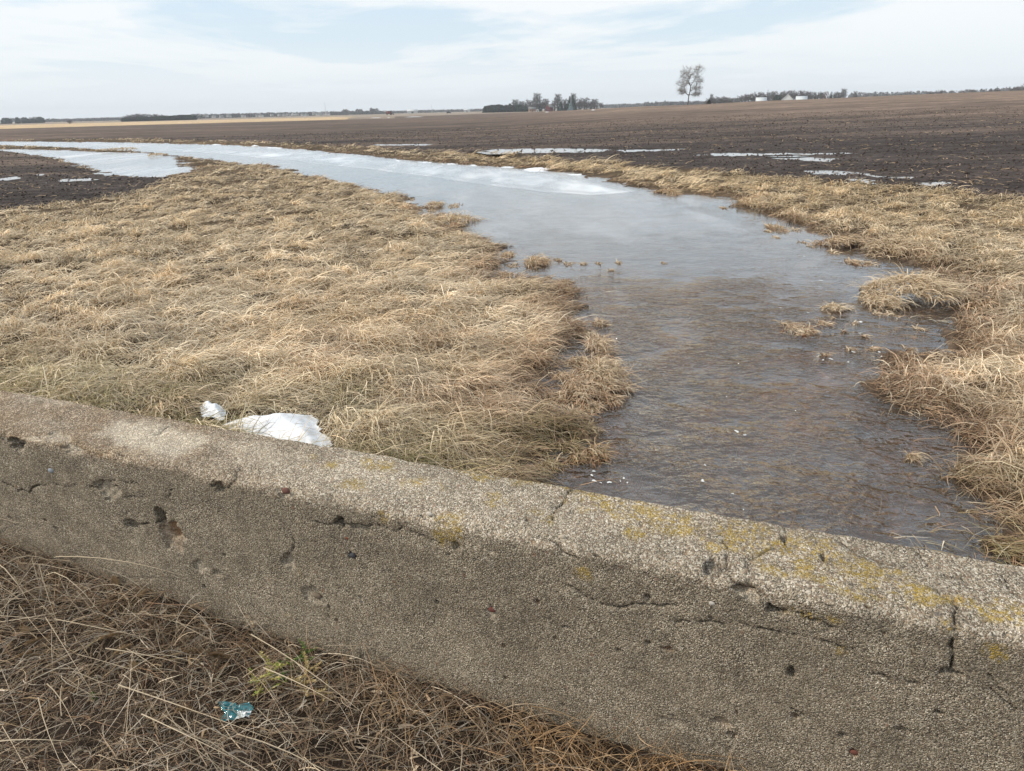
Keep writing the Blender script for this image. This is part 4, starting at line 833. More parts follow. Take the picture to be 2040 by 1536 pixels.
# ------------------------------------------------------------------ farm buildings
M_WHITE = flat_mat('white_metal', (0.60, 0.61, 0.60), 0.5, 0.06, 0.5); M_ROOF = flat_mat('grey_roof', (0.16, 0.155, 0.15), 0.8); M_RED = flat_mat('red_boards', (0.115, 0.028, 0.035), 0.85)
M_TAN = flat_mat('tan_siding', (0.40, 0.27, 0.20), 0.8); M_GLASS = flat_mat('dark_opening', (0.03, 0.03, 0.035), 0.3); M_PALE = flat_mat('pale_roof', (0.56, 0.58, 0.58), 0.5, 0.06, 0.5); M_STEEL = flat_mat('galvanised_steel', (0.55, 0.57, 0.6), 0.5)
def building(name, px, rng_m, w, d, eave, ridge, walls, roof, label, cat, rot=0.0, openings=(), group=None, base=0.1, gable_front=False):
    """gable building; front faces -y in its own frame"""
    x_, y_ = at_range(px, rng_m, 215); o = obj(name, None, label=label, cat=cat, group=group, loc=(x_, y_, base)); o.rotation_euler.z = rot - math.atan2(x_, y_)
    b = MB(); a, q = w / 2, d / 2
    if gable_front:
        b.add([[-a, -q, 0], [a, -q, 0], [a, -q, eave], [0, -q, ridge], [-a, -q, eave]], [[0, 1, 2], [0, 2, 4], [4, 2, 3]], (1, 1, 1)); b.add([[-a, q, 0], [a, q, 0], [a, q, eave], [0, q, ridge], [-a, q, eave]], [[0, 2, 1], [0, 4, 2], [4, 3, 2]], (1, 1, 1))
        b.add([[-a, -q, 0], [-a, q, 0], [-a, q, eave], [-a, -q, eave]], [[0, 3, 2, 1]], (1, 1, 1)); b.add([[a, -q, 0], [a, q, 0], [a, q, eave], [a, -q, eave]], [[0, 1, 2, 3]], (1, 1, 1))
        rf = MB(); t_ = 0.25; e = 0.4; dz = (ridge - eave) / a * e
        for sg_ in (-1, 1):
            p = np.array([[sg_ * (a + e), -q - e, eave - dz + 0.03], [0, -q - e, ridge + 0.03], [0, q + e, ridge + 0.03], [sg_ * (a + e), q + e, eave - dz + 0.03]])
            rf.add(np.concatenate([p, p + [0, 0, t_]]), [[0, 1, 2, 3], [7, 6, 5, 4], [0, 4, 5, 1], [2, 6, 7, 3], [0, 3, 7, 4], [1, 5, 6, 2]], (1, 1, 1))
    else:
        b.add([[-a, -q, 0], [-a, q, 0], [-a, q, eave], [-a, 0, ridge], [-a, -q, eave]], [[0, 2, 1], [0, 4, 2], [4, 3, 2]], (1, 1, 1)); b.add([[a, -q, 0], [a, q, 0], [a, q, eave], [a, 0, ridge], [a, -q, eave]], [[0, 1, 2], [0, 2, 4], [4, 2, 3]], (1, 1, 1))
        b.add([[-a, -q, 0], [a, -q, 0], [a, -q, eave], [-a, -q, eave]], [[0, 1, 2, 3]], (1, 1, 1)); b.add([[-a, q, 0], [a, q, 0], [a, q, eave], [-a, q, eave]], [[0, 3, 2, 1]], (1, 1, 1))
        rf = MB(); t_ = 0.25; e = 0.4; dz = (ridge - eave) / q * e
        for sg_ in (-1, 1):
            p = np.array([[-a - e, sg_ * (q + e), eave - dz + 0.03], [a + e, sg_ * (q + e), eave - dz + 0.03], [a + e, 0, ridge + 0.03], [-a - e, 0, ridge + 0.03]])
            rf.add(np.concatenate([p, p + [0, 0, t_]]), [[0, 1, 2, 3], [7, 6, 5, 4], [0, 4, 5, 1], [2, 6, 7, 3], [0, 3, 7, 4], [1, 5, 6, 2]], (1, 1, 1))
    obj('wall', b.mesh('wall'), walls, o); obj('roof', rf.mesh('roof'), roof, o)
    for nm, x0, x1, z0, z1 in openings:
        k = MB(); k.box((x0, -q - 0.06, z0), (x1, -q + 0.04, z1), (1, 1, 1)); obj(nm, k.mesh(nm), M_GLASS, o)
    return o
mpx = lambda r_: r_ / F
building('farmhouse', 1060, FR - 20, 6.6, 5, 2.7, 4.4, M_TAN, M_ROOF, 'small tan farmhouse among the bare trees right of the windbreak', 'house', 0.1, (('window', -2.4, -1.5, 1.1, 2.1), ('door', -0.5, 0.4, 0.1, 2.0), ('window', 1.2, 2.3, 1.1, 2.1)))
building('white_shed', 1070.5, FR - 40, 2.4, 3, 1.5, 2.4, M_WHITE, M_PALE, 'tiny white shed right of the tan farmhouse', 'shed', 0, (('door', -0.4, 0.5, 0.05, 1.3),), gable_front=True)
building('red_barn', 1094.5, FR - 25, 4.8, 6.5, 4.0, 6.4, M_RED, M_ROOF, 'dark red gabled barn with dark roof in the farm grove', 'barn', -0.6, (('barn_door', -0.9, 0.9, 0.1, 2.4),), gable_front=True)
RZ = lambda px, top, r_: z_at(px, top, r_) - 0.3
building('long_barn', 1515, 700, 8.2, 7, RZ(1515, 194.5, 700) - 2.6, RZ(1515, 194.5, 700), M_WHITE, M_PALE, 'white shed roof left of the gabled white barn on the horizon', 'barn', 0.0, (('barn_door', -2, 2, 0.1, 3.6),), base=0.3)
building('gabled_barn', 1567, 690, 9.0, 12, RZ(1567, 188, 690) - 4.2, RZ(1567, 188, 690), M_WHITE, M_PALE, 'white gabled barn on the horizon between two long white sheds', 'barn', 0.0, (('barn_door', -2, 2, 0.1, 4),), gable_front=True, base=0.3)
building('long_barn', 1595, 700, 8.4, 7, RZ(1595, 192, 700) - 2.8, RZ(1595, 192, 700), M_WHITE, M_PALE, 'white shed roof right of the gabled white barn on the horizon', 'barn', 0.0, (('barn_door', -2, 2, 0.1, 3.6),), base=0.3)
for i, (px, top, w_) in enumerate([(1053, 206, 18), (1067, 204, 20), (1078, 203, 20), (1088, 202, 18), (1104, 204, 18), (1121, 203, 18), (1147, 203, 20), (1157, 201, 22), (1168, 202, 22), (1178, 205, 20), (1188, 205, 18)]):
    put('b', 3, px, top, w_ * 1.2, FR + 12 + i % 3, 'low grey scrub tree filling the gaps of the farm grove', 'scrub trees in the farm grove')
put('e', 0, 1137, 203, 9, FR - 14, 'pale blue spruce in front of the two tall dark spruces')
# pale blue crown of that spruce: its own mesh and colour
bs = evergreen(47, 10, 5.5, c=(0.24, 0.31, 0.33)); o_ = [o for o in col.objects if o.get('label', '').startswith('pale blue spruce')][0]
for ch in o_.children:
    if ch.name.startswith('crown'): ch.data = bs[1]; bs[1].materials.append(M_TWIG)

# trees by the barns and along the horizon
G1 = 'bare trees in the grove beside the white barns'
for i, px, top, w_, r_ in [(0, 1414, 195.5, 16, 640), (3, 1424, 193, 20, 650), (0, 1434, 191.5, 20, 655), (2, 1444, 193, 17, 650), (1, 1452, 197, 9, 645), (0, 1457.5, 194, 9, 640), (1, 1466, 195, 8, 700),
        (0, 1473, 190, 12, 740), (2, 1481, 187, 14, 745), (0, 1490, 186, 14, 750), (3, 1500, 184.5, 16, 750), (0, 1509, 182, 16, 752), (2, 1518, 185, 13, 750), (1, 1530, 184, 9, 755), (1, 1539, 182, 10, 770), (0, 1544, 188, 14, 745),
        (0, 1553, 183, 15, 760), (3, 1562, 179, 18, 765), (2, 1571, 178, 16, 765), (0, 1580, 184, 12, 760), (2, 1589, 178.5, 17, 760), (0, 1600, 181, 14, 765), (1, 1609, 183, 10, 765), (0, 1616, 182.5, 11, 760), (0, 1627, 182.5, 13, 760), (1, 1635, 184, 8, 765),
        (0, 1660, 182, 13, 765), (2, 1667, 183, 12, 770)]:
    put('b', i, px, top - 1.0, w_ * 1.6, r_, 'grey brown bare tree in the grove around the white barns on the horizon', G1, base=0.2)
put('b', 4, 1643, 180.5, 14, 755, 'reddish brown rounded bare tree right of the white barns', base=0.2); put('b', 1, 1677, 176, 13, 765, 'open airy bare tree at the right end of the barn grove', base=0.2)
put('b', 1, 1700, 181, 10, 780, 'single pale bare tree standing apart to the right of the barn grove', base=0.2); put('b', 1, 1416, 186.5, 8, 640, 'faint wispy bare tree over the dark shrub near the lone tree', base=0.2)
put('e', 0, 1652, 183.5, 6, 755, 'small dark spruce right of the reddish brown tree near the barns', base=0.2); put('e', 2, 1547, 189, 12, 735, 'dark evergreen left of the gabled white barn', base=0.2)
sx_, sy_ = at_range(1411.5, 300, 205); put('e', 1, 1411.5, 196, 7, 300, 'dark narrow shrub on the field edge right of the lone tree', name='shrub', base=float(hill(sx_, sy_)) - 0.2)
for i, px, top, w_, r_ in [(0, 1846, 180.5, 16, 700), (3, 1855, 181, 16, 700), (0, 1868, 177.5, 12, 690), (2, 1912, 178.5, 16, 720), (0, 1930, 176.5, 14, 700), (2, 1975, 175, 30, 740), (0, 2012, 172, 24, 720), (3, 2024, 168, 20, 700), (0, 2036, 166, 20, 690)]:
    put('b', i, px, top, w_, r_, 'bare tree top showing over the right crest of the ploughed field', 'tree tops over the right crest', base=0.2)
G2 = 'trees in the dark wood left of the town'
for i, px, top, w_ in [(3, 246, 230, 18), (0, 256, 227.5, 20), (2, 267, 225, 22), (0, 278, 226, 20), (3, 291, 225.5, 22), (2, 303, 226, 20), (0, 315, 227.5, 18), (0, 326, 229, 18)]:
    put('b', i, px, top, w_, 900, 'grey bare tree in the taller half of the dark wood left of the town', G2)
for i, px, top, w_ in [(2, 250, 234, 16), (3, 262, 233, 18), (2, 275, 233, 18), (2, 288, 232.5, 18), (3, 300, 232.5, 18), (2, 313, 231.5, 18), (2, 322, 230.5, 18), (2, 337, 230.5, 18), (3, 348, 229.5, 18), (2, 360, 228.5, 20), (2, 371, 228.5, 20), (2, 379, 230, 12)]:
    put('e', i, px, top, w_, 895, 'dark evergreen in the low half of the wood left of the town', 'evergreens in the wood left of the town')
for i, k_, px, top, w_ in [(2, 'e', 6, 234.5, 12), (0, 'b', 14, 234, 11), (1, 'b', 23, 235, 10), (2, 'e', 29, 233.5, 6), (1, 'b', 37, 235, 12), (2, 'e', 44, 233.5, 9), (2, 'e', 50, 236, 10), (0, 'b', 58, 232.5, 12), (3, 'b', 66, 231, 12), (2, 'e', 61, 236, 9), (2, 'e', 75, 232.5, 9), (0, 'b', 70, 232, 9)]:
    put(k_, i, px, top, w_, 1250, 'small hazy tree in the clump at the far left horizon', 'trees of the far left clump')
put('b', 3, 132.5, 238.5, 11, 700, 'lone round bush standing in the pale stubble field', name='bush', base=0.0)

# far woodland that reads as one mass
def wood(segs, seed):
    g = np.random.default_rng(seed); V, Fc_, C = [], [], []; o = 0
    for px0, px1, t0, t1, r_, dens_ in segs:
        n = int((px1 - px0) * dens_)
        for i in range(n):
            f = g.random(); px = px0 + (px1 - px0) * f; rr_ = r_ * g.uniform(0.95, 1.1); x_, y_ = at_range(px, rr_, 215); top = z_at(px, t0 + (t1 - t0) * f, rr_) * g.uniform(0.62, 1.06); w_ = g.uniform(5, 10)
            k = 34; a = g.uniform(0, 6.28, k); el = g.uniform(-0.6, 1, k); q = np.sqrt(np.maximum(0, 1 - el ** 2)) * g.uniform(0.6, 1, k)
            cen = np.stack([x_ + q * np.cos(a) * w_ / 2, y_ + q * np.sin(a) * w_ / 2, top * 0.52 + el * top * 0.46], 1)
            d1 = g.normal(0, 1.0, (k, 3)); d2 = g.normal(0, 1.0, (k, 3)); tri = np.stack([cen - d1, cen + d1, cen + d2 * 1.2], 1); tri[..., 2] = np.maximum(tri[..., 2], 0)
            V.append(tri.reshape(-1, 3)); Fc_.append(np.arange(3 * k).reshape(-1, 3) + o); o += 3 * k
            C.append(np.repeat(np.array([0.085, 0.075, 0.07]) * g.uniform(0.6, 1.3, (k, 1)), 3, 0))
    return np.concatenate(V), np.concatenate(Fc_), np.concatenate(C)
V_, F_, C_ = wood([(78, 150, 238, 237, 1900, 1.6), (150, 240, 236.5, 234.5, 1800, 1.8), (380, 500, 228.5, 226.5, 1500, 2.2), (500, 690, 226, 222.5, 1600, 2.2), (690, 780, 221.5, 222, 1600, 2.4), (780, 970, 221.5, 217, 1900, 2.0), (681, 692, 217.5, 217.5, 1600, 1.2), (709, 720, 217, 217, 1600, 1.2), (738, 752, 216.5, 216, 1600, 1.4),
    (1200, 1290, 208.5, 205.5, 1900, 2.0), (1285, 1410, 204, 201, 1500, 2.0), (1690, 1850, 186, 182, 1500, 1.6), (1850, 2100, 183, 170, 1500, 1.6)], 9)
obj('distant_woodland', raw_mesh('distant_woodland', V_, F_, C_), M_TWIG, kind='stuff', label='bluish band of far woodland along the horizon')

# the far town, masts and vehicles
M_HW = flat_mat('pale_house_wall', (0.46, 0.46, 0.45), 0.7)
hs = building('house', 400, 1440, 11, 8, 4.0, 7.0, M_HW, M_ROOF, 'tiny pale house in front of the far woodland, in the town', 'house', 0.2, (('door', -0.6, 0.6, 0.1, 2.2), ('window', 2, 3.6, 1.4, 2.8)), group='houses of the far town')
hr = np.random.default_rng(8)
for px in (409, 417, 425, 440, 455, 463, 484, 512, 520, 541, 556, 566, 574, 585, 592, 603, 611, 626, 633, 640, 652):
    o = copy_tree(hs); x_, y_ = at_range(px, 1440 + hr.uniform(-40, 40), 225); o.location = (x_, y_, 0.1 + hr.uniform(0, 2.0)); o.rotation_euler.z = hr.uniform(-0.7, 0.7); o.scale = (hr.uniform(0.45, 0.8),) * 3
building('long_shed', 821, 1500, 19, 10, 4.5, 7.0, M_HW, M_PALE, 'long white building before the far woodland above the field snow strip', 'shed', 0.05, (('door', -2, 2, 0.1, 3.4),))
building('long_shed', 930, 1500, 12, 8, 4.0, 5.6, M_HW, M_PALE, 'low pale shed before the far woodland near the windbreak', 'shed', 0.0, (('door', -1, 1, 0.1, 2.6),))
def mast(px, top, r_, label, base=0.2, w=0.8):
    x_, y_ = at_range(px, r_, 215); h_ = z_at(px, top, r_) - base; o = obj('lattice_mast', None, label=label, cat='mast', loc=(x_, y_, base)); b = MB()
    for k in range(3):
        a = k * 2.094; b.tube((w * math.cos(a), w * math.sin(a), 0), (0.12 * math.cos(a), 0.12 * math.sin(a), h_ * 0.94), 0.16, 0.10, (1, 1, 1), 4)
    n = 14
    for j in range(n):
        for k in range(3):
            f0, f1 = j / n * 0.94, (j + 1) / n * 0.94; a0, a1 = k * 2.094, (k + 1) * 2.094; w0, w1 = w + (0.12 - w) * f0 / 0.94, w + (0.12 - w) * f1 / 0.94
            b.tube((w0 * math.cos(a0), w0 * math.sin(a0), f0 * h_), (w1 * math.cos(a1), w1 * math.sin(a1), f1 * h_), 0.06, 0.06, (1, 1, 1), 3)
    obj('lattice', b.mesh('lattice'), M_STEEL, o); b = MB(); b.tube((0, 0, h_ * 0.94), (0, 0, h_), 0.14, 0.08, (1, 1, 1), 5); b.box((-0.5, -0.5, h_ * 0.90), (0.5, 0.5, h_ * 0.93), (1, 1, 1)); obj('antenna', b.mesh('antenna'), M_STEEL, o)
mast(648, 203, 1700, 'tall thin lattice mast rising behind the far town', w=1.3); mast(860, 209, 1800, 'shorter faint lattice mast over the far woodland near the windbreak', w=1.2); mast(1527, 177, 760, 'thin lattice mast between the white sheds and the gabled barn', w=0.6)
mast(1137.4, 188.5, FR - 8, 'slender white mast beside the pale blue spruce', w=0.25)
M_MRED = flat_mat('red_paint', (0.15, 0.04, 0.035), 0.6); M_TYRE = flat_mat('black_rubber', (0.02, 0.02, 0.02), 0.8); M_DARK = flat_mat('dark_paint', (0.025, 0.028, 0.035), 0.4)
def wheel(parent, x_, y_, rad_, w_):
    b = MB(); b.tube((x_, y_ - w_ / 2, rad_), (x_, y_ + w_ / 2, rad_), rad_, rad_, (1, 1, 1), 18)
    for sg_ in (-1, 1):
        th = np.arange(18) * 2 * math.pi / 18; c_ = np.array([[x_, y_ + sg_ * w_ / 2, rad_]]); ring = np.stack([x_ + rad_ * np.cos(th), np.full(18, y_ + sg_ * w_ / 2), rad_ + rad_ * np.sin(th)], 1)
        b.add(np.concatenate([c_, ring]), [[0, 1 + i, 1 + (i + 1) % 18] for i in range(18)], (1, 1, 1))
    obj('wheel', b.mesh('wheel'), M_TYRE, parent)
x_, y_ = at_range(775.5, 800, 228); cb = obj('combine_harvester', None, label='red farm machine standing far off at the edge of the fields', cat='combine', loc=(x_, y_, 0.25)); cb.rotation_euler.z = 0.15
b = MB(); b.box((-3.2, -1.4, 1.1), (2.6, 1.4, 3.0), (1, 1, 1)); b.box((-2.6, -1.2, 3.0), (0.4, 1.2, 3.8), (1, 1, 1)); obj('body', b.mesh('body'), M_MRED, cb)
b = MB(); b.box((1.2, -1.0, 3.02), (2.9, 1.0, 4.3), (1, 1, 1)); obj('cab', b.mesh('cab'), M_GLASS, cb)
b = MB(); b.box((3.4, -3.0, 0.3), (4.6, 3.0, 1.2), (1, 1, 1)); b.box((2.5, -0.6, 0.8), (3.5, 0.6, 1.6), (1, 1, 1)); obj('header', b.mesh('header'), M_MRED, cb)
b = MB(); b.tube((-2.4, 0.2, 3.9), (-5.6, 0.2, 3.3), 0.22, 0.2, (1, 1, 1), 8); obj('unloading_auger', b.mesh('unloading_auger'), M_WHITE, cb)
for a_, q_, r_ in ((1.6, -1.5, 0.95), (1.6, 1.5, 0.95), (-2.2, -1.4, 0.6), (-2.2, 1.4, 0.6)): wheel(cb, a_, q_, r_, 0.6)
x_, y_ = at_range(894, 820, 226); tv = obj('dark_van', None, label='small dark vehicle parked far off beyond the ploughed field', cat='van', loc=(x_, y_, 0.35)); tv.rotation_euler.z = 0.1
b = MB(); b.box((-2.3, -0.95, 0.45), (2.3, 0.95, 1.2), (1, 1, 1)); b.box((-2.2, -0.9, 1.2), (1.2, 0.9, 2.0), (1, 1, 1)); obj('body', b.mesh('body'), M_DARK, tv)
b = MB(); b.box((-2.0, -0.93, 1.3), (1.0, -0.905, 1.85), (1, 1, 1)); obj('window', b.mesh('window'), M_GLASS, tv)
for a_, q_ in ((1.5, -0.9), (1.5, 0.9), (-1.5, -0.9), (-1.5, 0.9)): wheel(tv, a_, q_, 0.36, 0.25)

# ------------------------------------------------------------------ tussocks standing in the stream
def tussock(px, py, wpx, hpx, label, group=None, nb=500, hgt=0.16, red=0.3, L0=0.30, head=-1.2):
    c0 = P(px, py, 0.03); a = abs(P(px + wpx / 2, py, 0.03)[0] - c0[0]); b = abs(P(px, py - hpx / 2, 0.03)[1] - c0[1])
    th = rng.uniform(0, 6.283, nb); q = np.sqrt(rng.random(nb)) * (1 + 0.25 * np.sin(2 * th + px) + 0.15 * np.sin(5 * th + py)); lx, ly = a * q * np.cos(th), b * q * np.sin(th)
    rm = min(a, b); z = hgt * np.clip(1 - (q * 0.85) ** 2, 0, 1) + 0.4 * rm * 0.1 - 0.03
    ho = np.arctan2(ly, lx); hd = np.where(rng.random(nb) < 0.85, head + rng.normal(0, 0.5, nb), ho + rng.normal(0, 0.4, nb))
    L = L0 * np.clip(rng.lognormal(-0.1, 0.35, nb), 0.4, 1.8) * min(1.0, 0.45 + rm * 1.2); d = math.hypot(*c0[:2])
    cl = grass_color(nb, lx + c0[0], ly + c0[1], np.full(nb, 1.5), np.full(nb, d)); rd = (red * (rng.random(nb) < 0.7) * np.clip(q, 0.3, 1))[:, None]; cl = cl * (1 - rd) + np.array([0.34, 0.18, 0.095]) * rd
    V, F_, C = blades(np.stack([lx, ly, z], 1), L, hd, rng.uniform(0.4, 1.2, nb), rng.uniform(-1.1, -0.1, nb), (0.0055 + 0.0008 * d) * rng.uniform(0.6, 1.4, nb), cl, 4, rng.normal(0, 0.5, nb))
    obj('grass_tussock', raw_mesh('grass_tussock', V, F_, C), M_GRASS, label=label, cat='tussock', group=group, loc=(c0[0], c0[1], 0))
tussock(1818, 588, 180, 46, 'largest pale grass tussock standing alone in the water off the right bank', nb=1900, hgt=0.22, red=0.1)
tussock(1752, 603, 72, 20, 'mid sized grass tussock just left of the largest tussock in the water', nb=500, hgt=0.09, red=0.2); tussock(1660, 612, 50, 14, 'small pale grass tussock in open water left of the two larger ones', nb=260, hgt=0.06, red=0.1, L0=0.22)
tussock(1195, 752, 96, 70, 'arched grass tussock standing in the water off the left bank', nb=1300, hgt=0.12, red=0.6, L0=0.24); tussock(1150, 775, 70, 50, 'reddish drowned grass clump beside the arched tussock off the left bank', nb=700, hgt=0.07, red=0.85)
tussock(1192, 690, 56, 40, 'ragged brown tussock upstream of the arched tussock', nb=520, hgt=0.09, red=0.7); tussock(1068, 520, 48, 18, 'isolated brown tussock in the water left of the ripples', nb=380, hgt=0.06, red=0.6)
tussock(1186, 896, 54, 26, 'reddish grass clump in the shallow water close behind the wall', nb=380, hgt=0.05, red=0.9, L0=0.22); tussock(1500, 408, 52, 14, 'grass tussock jutting into the pale water from the far right bank', nb=420, hgt=0.14, red=0.1)
tussock(1338, 384, 30, 9, 'low dark tussock at the far edge of the pale water', nb=200, hgt=0.08, red=0.5); tussock(1680, 484, 90, 14, 'long dark tussock strip lying in the water off the right bank', nb=600, hgt=0.10, red=0.6); tussock(1785, 498, 130, 26, 'broad tussock between the long dark strip and the right bank', nb=900, hgt=0.15, red=0.3)
tussock(1590, 652, 60, 26, 'half drowned reddish grass clump in mid stream', nb=330, hgt=0.015, red=0.9, L0=0.2); tussock(1815, 905, 22, 14, 'tiny grass tuft alone in the water by the near right bank', nb=120, hgt=0.05, red=0.3, L0=0.18)
tussock(1640, 640, 34, 12, 'small drowned grass clump right of the mid stream clump', nb=160, hgt=0.015, red=0.9, L0=0.18); tussock(900, 440, 80, 14, 'flat grass tongue reaching into the stream from the left bank', nb=600, hgt=0.10, red=0.3); tussock(866, 408, 34, 8, 'small tussock in the pale water above the flat grass tongue', nb=240, hgt=0.08, red=0.4)
tussock(690, 369, 26, 5, 'low tussock off the left bank of the pale far water', nb=160, hgt=0.08, red=0.3); tussock(235, 300, 60, 4, 'long low tussock between the pond and the stream', nb=260, hgt=0.16, red=0.1); tussock(312, 309.5, 20, 3, 'tiny tussock at the gap between pond and stream', nb=100, hgt=0.12, red=0.2)
SM = 'small drowned grass tufts in the shallows'
for px, py, w_ in [(1105, 655, 40), (1165, 662, 40), (1150, 715, 46), (1105, 785, 50), (1145, 822, 56), (1165, 850, 50), (1128, 882, 56), (1095, 920, 50), (1150, 905, 40), (1232, 765, 30), (1218, 792, 44), (1175, 805, 50), (1120, 745, 40), (1200, 720, 40), (1075, 935, 40), (1010, 505, 30), (1020, 525, 26), (1000, 545, 30), (1125, 560, 30), (1135, 580, 24), (1195, 640, 30), (1110, 515, 20), (1130, 522, 22), (1160, 522, 18), (1190, 521, 12), (1545, 452, 40), (1580, 455, 24), (1630, 462, 26), (1600, 480, 16), (1615, 488, 14), (1660, 500, 26), (1700, 520, 30), (1730, 522, 26), (1655, 628, 12), (1680, 655, 12), (1745, 620, 24), (1770, 622, 26), (1700, 640, 14),
        (1720, 665, 16), (1690, 690, 18), (1735, 690, 22), (1615, 655, 18), (1560, 640, 20), (1830, 650, 24), (1640, 700, 20), (1230, 520, 14), (1215, 535, 12), (860, 418, 16), (880, 425, 22), (905, 408, 26), (780, 385, 14), (1440, 412, 14), (1545, 470, 12), (1530, 458, 14), (820, 395, 12), (1320, 520, 10), (1810, 690, 16), (1780, 705, 18)]:
    tussock(px, py, w_, max(4, w_ * 0.4), 'small drowned grass tuft in the shallow water among larger tussocks', SM, nb=int(30 + w_ * (3 if w_ < 30 else 7)), hgt=0.02 + 0.02 * (w_ >= 30), red=0.75, L0=0.17)
# foam flakes and ice chips on the water
M_FOAM = flat_mat('foam', (0.62, 0.62, 0.60), 0.6, 0.2, 60)
def flake(name, px, py, wpx, label, cat, group, z=0.004):
    c0 = P(px, py, 0.01); a = 0.62 * wpx / F * math.sqrt(c0[1] ** 2 + c0[0] ** 2 + ZC ** 2) / 2; n = 14; th = np.arange(n) * 2 * math.pi / n; q = a * (1 + 0.35 * np.sin(2 * th + px) + 0.2 * np.sin(3 * th + py * 1.7))
    ring = np.stack([q * np.cos(th), q * np.sin(th) * 1.3, np.zeros(n)], 1); V = np.concatenate([ring, ring * 0.7 + [0, 0, 0.12 * a], [[0, 0, 0.15 * a]]])
    i = np.arange(n); j = (i + 1) % n; F4 = np.stack([i, j, j + n, i + n], 1); F3 = np.stack([i + n, j + n, np.full(n, 2 * n)], 1)
    obj(name, raw_mesh(name, V, [F4, F3], smooth=True), M_FOAM, label=label, cat=cat, group=group, loc=(c0[0], c0[1], z))
for px, py, w_ in [(1183, 937, 8), (1179, 945, 9), (1184, 956, 12), (1197, 960, 6), (1214, 959, 12), (1236, 957, 5), (1243, 951, 8), (1250, 960, 6), (1400, 956, 11), (1405, 925, 6), (1468, 858, 12), (1484, 865, 8), (1460, 982, 6), (1575, 1078, 6)]:
    flake('foam_flake', px, py, w_, 'small white foam fleck drifting on the brown water behind the wall', 'foam', 'foam flecks behind the wall')
for px, py, w_ in [(1715, 640, 11), (1742, 692, 10), (1752, 700, 8), (1760, 709, 12), (1700, 700, 8), (1640, 716, 7), (1656, 714, 9), (1636, 558, 8), (1602, 510, 6), (1610, 622, 6), (1690, 720, 7), (1555, 612, 5)]:
    flake('ice_chip', px, py, w_, 'small white ice chip caught in the grassy shallows off the right bank', 'ice', 'ice chips off the right bank')

# ------------------------------------------------------------------ small things on the road shoulder
def on_road(px, py, up_=0.0):
    q = P(px, py, ZG + up_)
    for _ in range(4): q = P(px, py, float(road_z(q[0], q[1])) + up_)
    return q
M_LEAF = col_mat('weed_leaves', 0.7, 0.2)
def weed(px, py, label, cols_, size=0.09, lean=(0.4, 0.3), seed=0, n=9):
    g = np.random.default_rng(seed); q = on_road(px, py); o = obj('weed', None, label=label, cat='plant', loc=tuple(q)); st = MB(); lf = MB(); tip = np.array([lean[0] * size, lean[1] * size, size * 0.75])
    pts = [tip * f + np.array([0, 0, 0.02 * math.sin(f * 3)]) for f in np.linspace(0, 1, 6)]
    for a, b in zip(pts[:-1], pts[1:]): st.tube(a, b, 0.0022, 0.0016, np.array(cols_[0]) * 0.8, 5)
    for i in range(n):
        f = 0.15 + 0.85 * i / (n - 1); p0 = tip * f; a = i * 2.4 + g.normal(0, 0.3); Lf = size * (0.75 - 0.3 * f) * g.uniform(0.7, 1.2); d = np.array([math.cos(a), math.sin(a), 0.5]); d /= np.linalg.norm(d)
        st.tube(p0, p0 + d * Lf, 0.0013, 0.0008, np.array(cols_[0]) * 0.8, 4)
        for j in range(30):                       # feathery leaflets
            pj = p0 + d * Lf * (0.1 + 0.9 * j / 29) ; a2 = g.uniform(0, 6.28); e = np.array([math.cos(a2), math.sin(a2), g.uniform(-0.1, 0.7)]); e /= np.linalg.norm(e); w_ = size * 0.075 * g.uniform(0.7, 1.3); s_ = np.cross(e, [0.2, 0.3, 1]); s_ /= np.linalg.norm(s_)
            lf.add([pj, pj + e * w_ * 0.5 + s_ * w_ * 0.3, pj + e * w_, pj + e * w_ * 0.5 - s_ * w_ * 0.3], [[0, 1, 2, 3]], np.array(cols_[g.integers(len(cols_))]) * g.uniform(0.7, 1.25))
    obj('stem', st.mesh('stem'), M_LEAF, o); obj('leaf', lf.mesh('leaf'), M_LEAF, o)
YG = [(0.50, 0.42, 0.16), (0.55, 0.45, 0.20), (0.34, 0.38, 0.08), (0.24, 0.32, 0.06)]; GR = [(0.12, 0.20, 0.05), (0.20, 0.28, 0.07), (0.09, 0.15, 0.045)]; YL = [(0.55, 0.42, 0.19), (0.48, 0.34, 0.14), (0.60, 0.50, 0.28)]
weed(510, 1396, 'yellow green feathery weed next to the teal wrapper', YG, 0.115, (0.5, 0.5), 1, 11); weed(575, 1352, 'fresh green feathery weed nearest the foot of the wall', GR, 0.095, (0.6, 0.4), 2, 10); weed(560, 1372, 'small dark green weed between the other two green weeds', GR[::2], 0.065, (0.1, 0.2), 3, 8)
weed(605, 1396, 'withered yellow feathery weed right of the green ones', YL, 0.10, (0.1, 0.5), 4, 10); weed(640, 1400, 'drooping dry yellow weed sprig on the right of the weeds', YL, 0.065, (0.3, 0.0), 5, 8); weed(186, 1398, 'tiny green sprout in the dead grass on the left', GR[:2], 0.03, (0.2, 0.2), 6, 6)
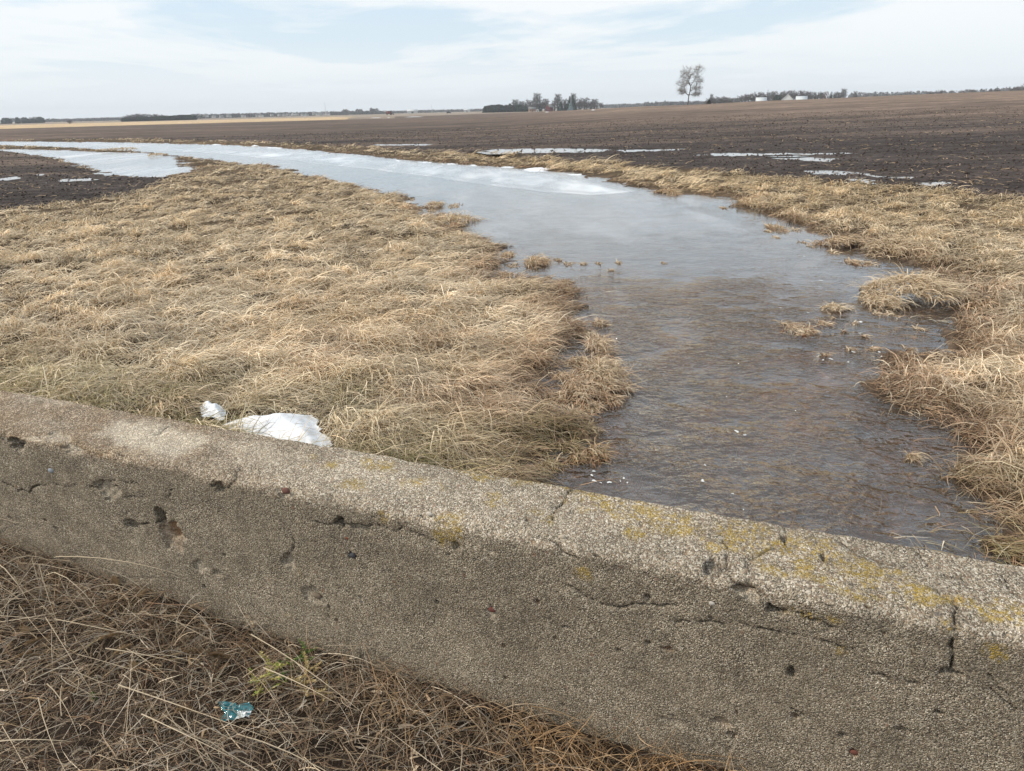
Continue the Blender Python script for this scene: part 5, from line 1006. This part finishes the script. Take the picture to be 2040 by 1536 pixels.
# crumpled teal plastic wrapper
n = 26; U_, V2 = np.meshgrid(np.linspace(-1, 1, n), np.linspace(-1, 1, n)); U_, V2 = U_.ravel(), V2.ravel(); q = on_road(470, 1416, 0.035)
wz = 0.014 * fbm(U_ * 2.2, V2 * 2.2, 3, 501) + 0.007 * np.abs(fbm(U_ * 5, V2 * 5, 2, 502)); cw = np.where((fbm(U_ * 1.6, V2 * 1.6, 3, 503) + 0.35 * (U_ - V2) > 0.30)[:, None], np.array([0.62, 0.68, 0.68]), np.array([0.015, 0.14, 0.165]))
cw = np.where((fbm(U_ * 3, V2 * 3, 2, 504) > 0.42)[:, None], np.array([0.20, 0.11, 0.07]), cw)
m, t = new_mat('glossy_film'); bb = finish(t, attr(t, 'Col').outputs['Color'], 0.12, spec=0.8)
sc_ = 1 + 0.2 * np.sin(np.arctan2(V2, U_) * 3 + 1)
obj('plastic_wrapper', raw_mesh('plastic_wrapper', np.stack([U_ * 0.042 * sc_ - V2 * 0.012, V2 * 0.030 * sc_, wz], 1), grid_faces(n, n), cw), m, label='crumpled teal and silver plastic wrapper in the dead grass', cat='litter', loc=tuple(q))
# foxtail seed heads lying in the grass
def seed_head(px, py, ang, L_, label, seed):
    g = np.random.default_rng(seed); q = on_road(px, py, 0.04); b = MB(); d = np.array([math.cos(ang), math.sin(ang), 0.12]); u_ = np.array([-d[1], d[0], 0]); w_ = np.cross(d, u_)
    for i in range(520):
        f = g.random(); a = g.uniform(0, 6.28); rad_ = 0.0075 * math.sin(math.pi * min(1, 0.12 + 0.86 * f)) ** 0.6; o_ = math.cos(a) * u_ + math.sin(a) * w_; p0 = d * L_ * f + [0, 0, -0.03 * f * f * 0.5]; p1 = p0 + o_ * rad_ * 1.7 + d * 0.008; s_ = np.cross(o_, d) * 0.0009
        b.add([p0 - s_, p0 + s_, p1], [[0, 1, 2]], np.array([0.36, 0.25, 0.14]) * g.uniform(0.6, 1.3))
    o = obj('foxtail', None, label=label, cat='plant', group='foxtail seed heads on the road shoulder', loc=tuple(q)); obj('seed_head', b.mesh('seed_head'), M_GRASS, o)
    k = MB(); k.tube((0, 0, 0), -d * 0.25 + np.array([0, 0, -0.02]), 0.0013, 0.0015, (0.42, 0.32, 0.19), 5); obj('stem', k.mesh('stem'), M_GRASS, o)
for i, (px, py, an, L_) in enumerate([(45, 1285, 0.5, 0.075), (195, 1275, 0.6, 0.07), (360, 1300, 0.1, 0.08), (60, 1260, 2.6, 0.06), (225, 1305, 1.0, 0.06), (270, 1335, 2.2, 0.05), (235, 1165, 2.3, 0.07), (275, 1190, 1.2, 0.05), (410, 1305, -0.1, 0.07), (345, 1420, 0.4, 0.05), (30, 1310, 0.3, 0.06)]):
    seed_head(px, py, an, L_, 'dry brown foxtail seed head lying in the dead grass before the wall', 60 + i)

# ------------------------------------------------------------------ haze over the plain
b = MB(); b.box((-4700, -4700, -1.7), (4700, 4700, 60), (1, 1, 1))
m, t = new_mat('ground_haze'); pv = nd(t, 'ShaderNodeVolumePrincipled', Color=(0.90, 0.95, 1.0, 1), Density=0.00019, Anisotropy=0.0); nd(t, 'ShaderNodeOutputMaterial', Volume=pv.outputs[0])
obj('haze', b.mesh('haze'), m, kind='stuff', label='thin pale winter haze over the plain')
print('done', len(bpy.data.objects))
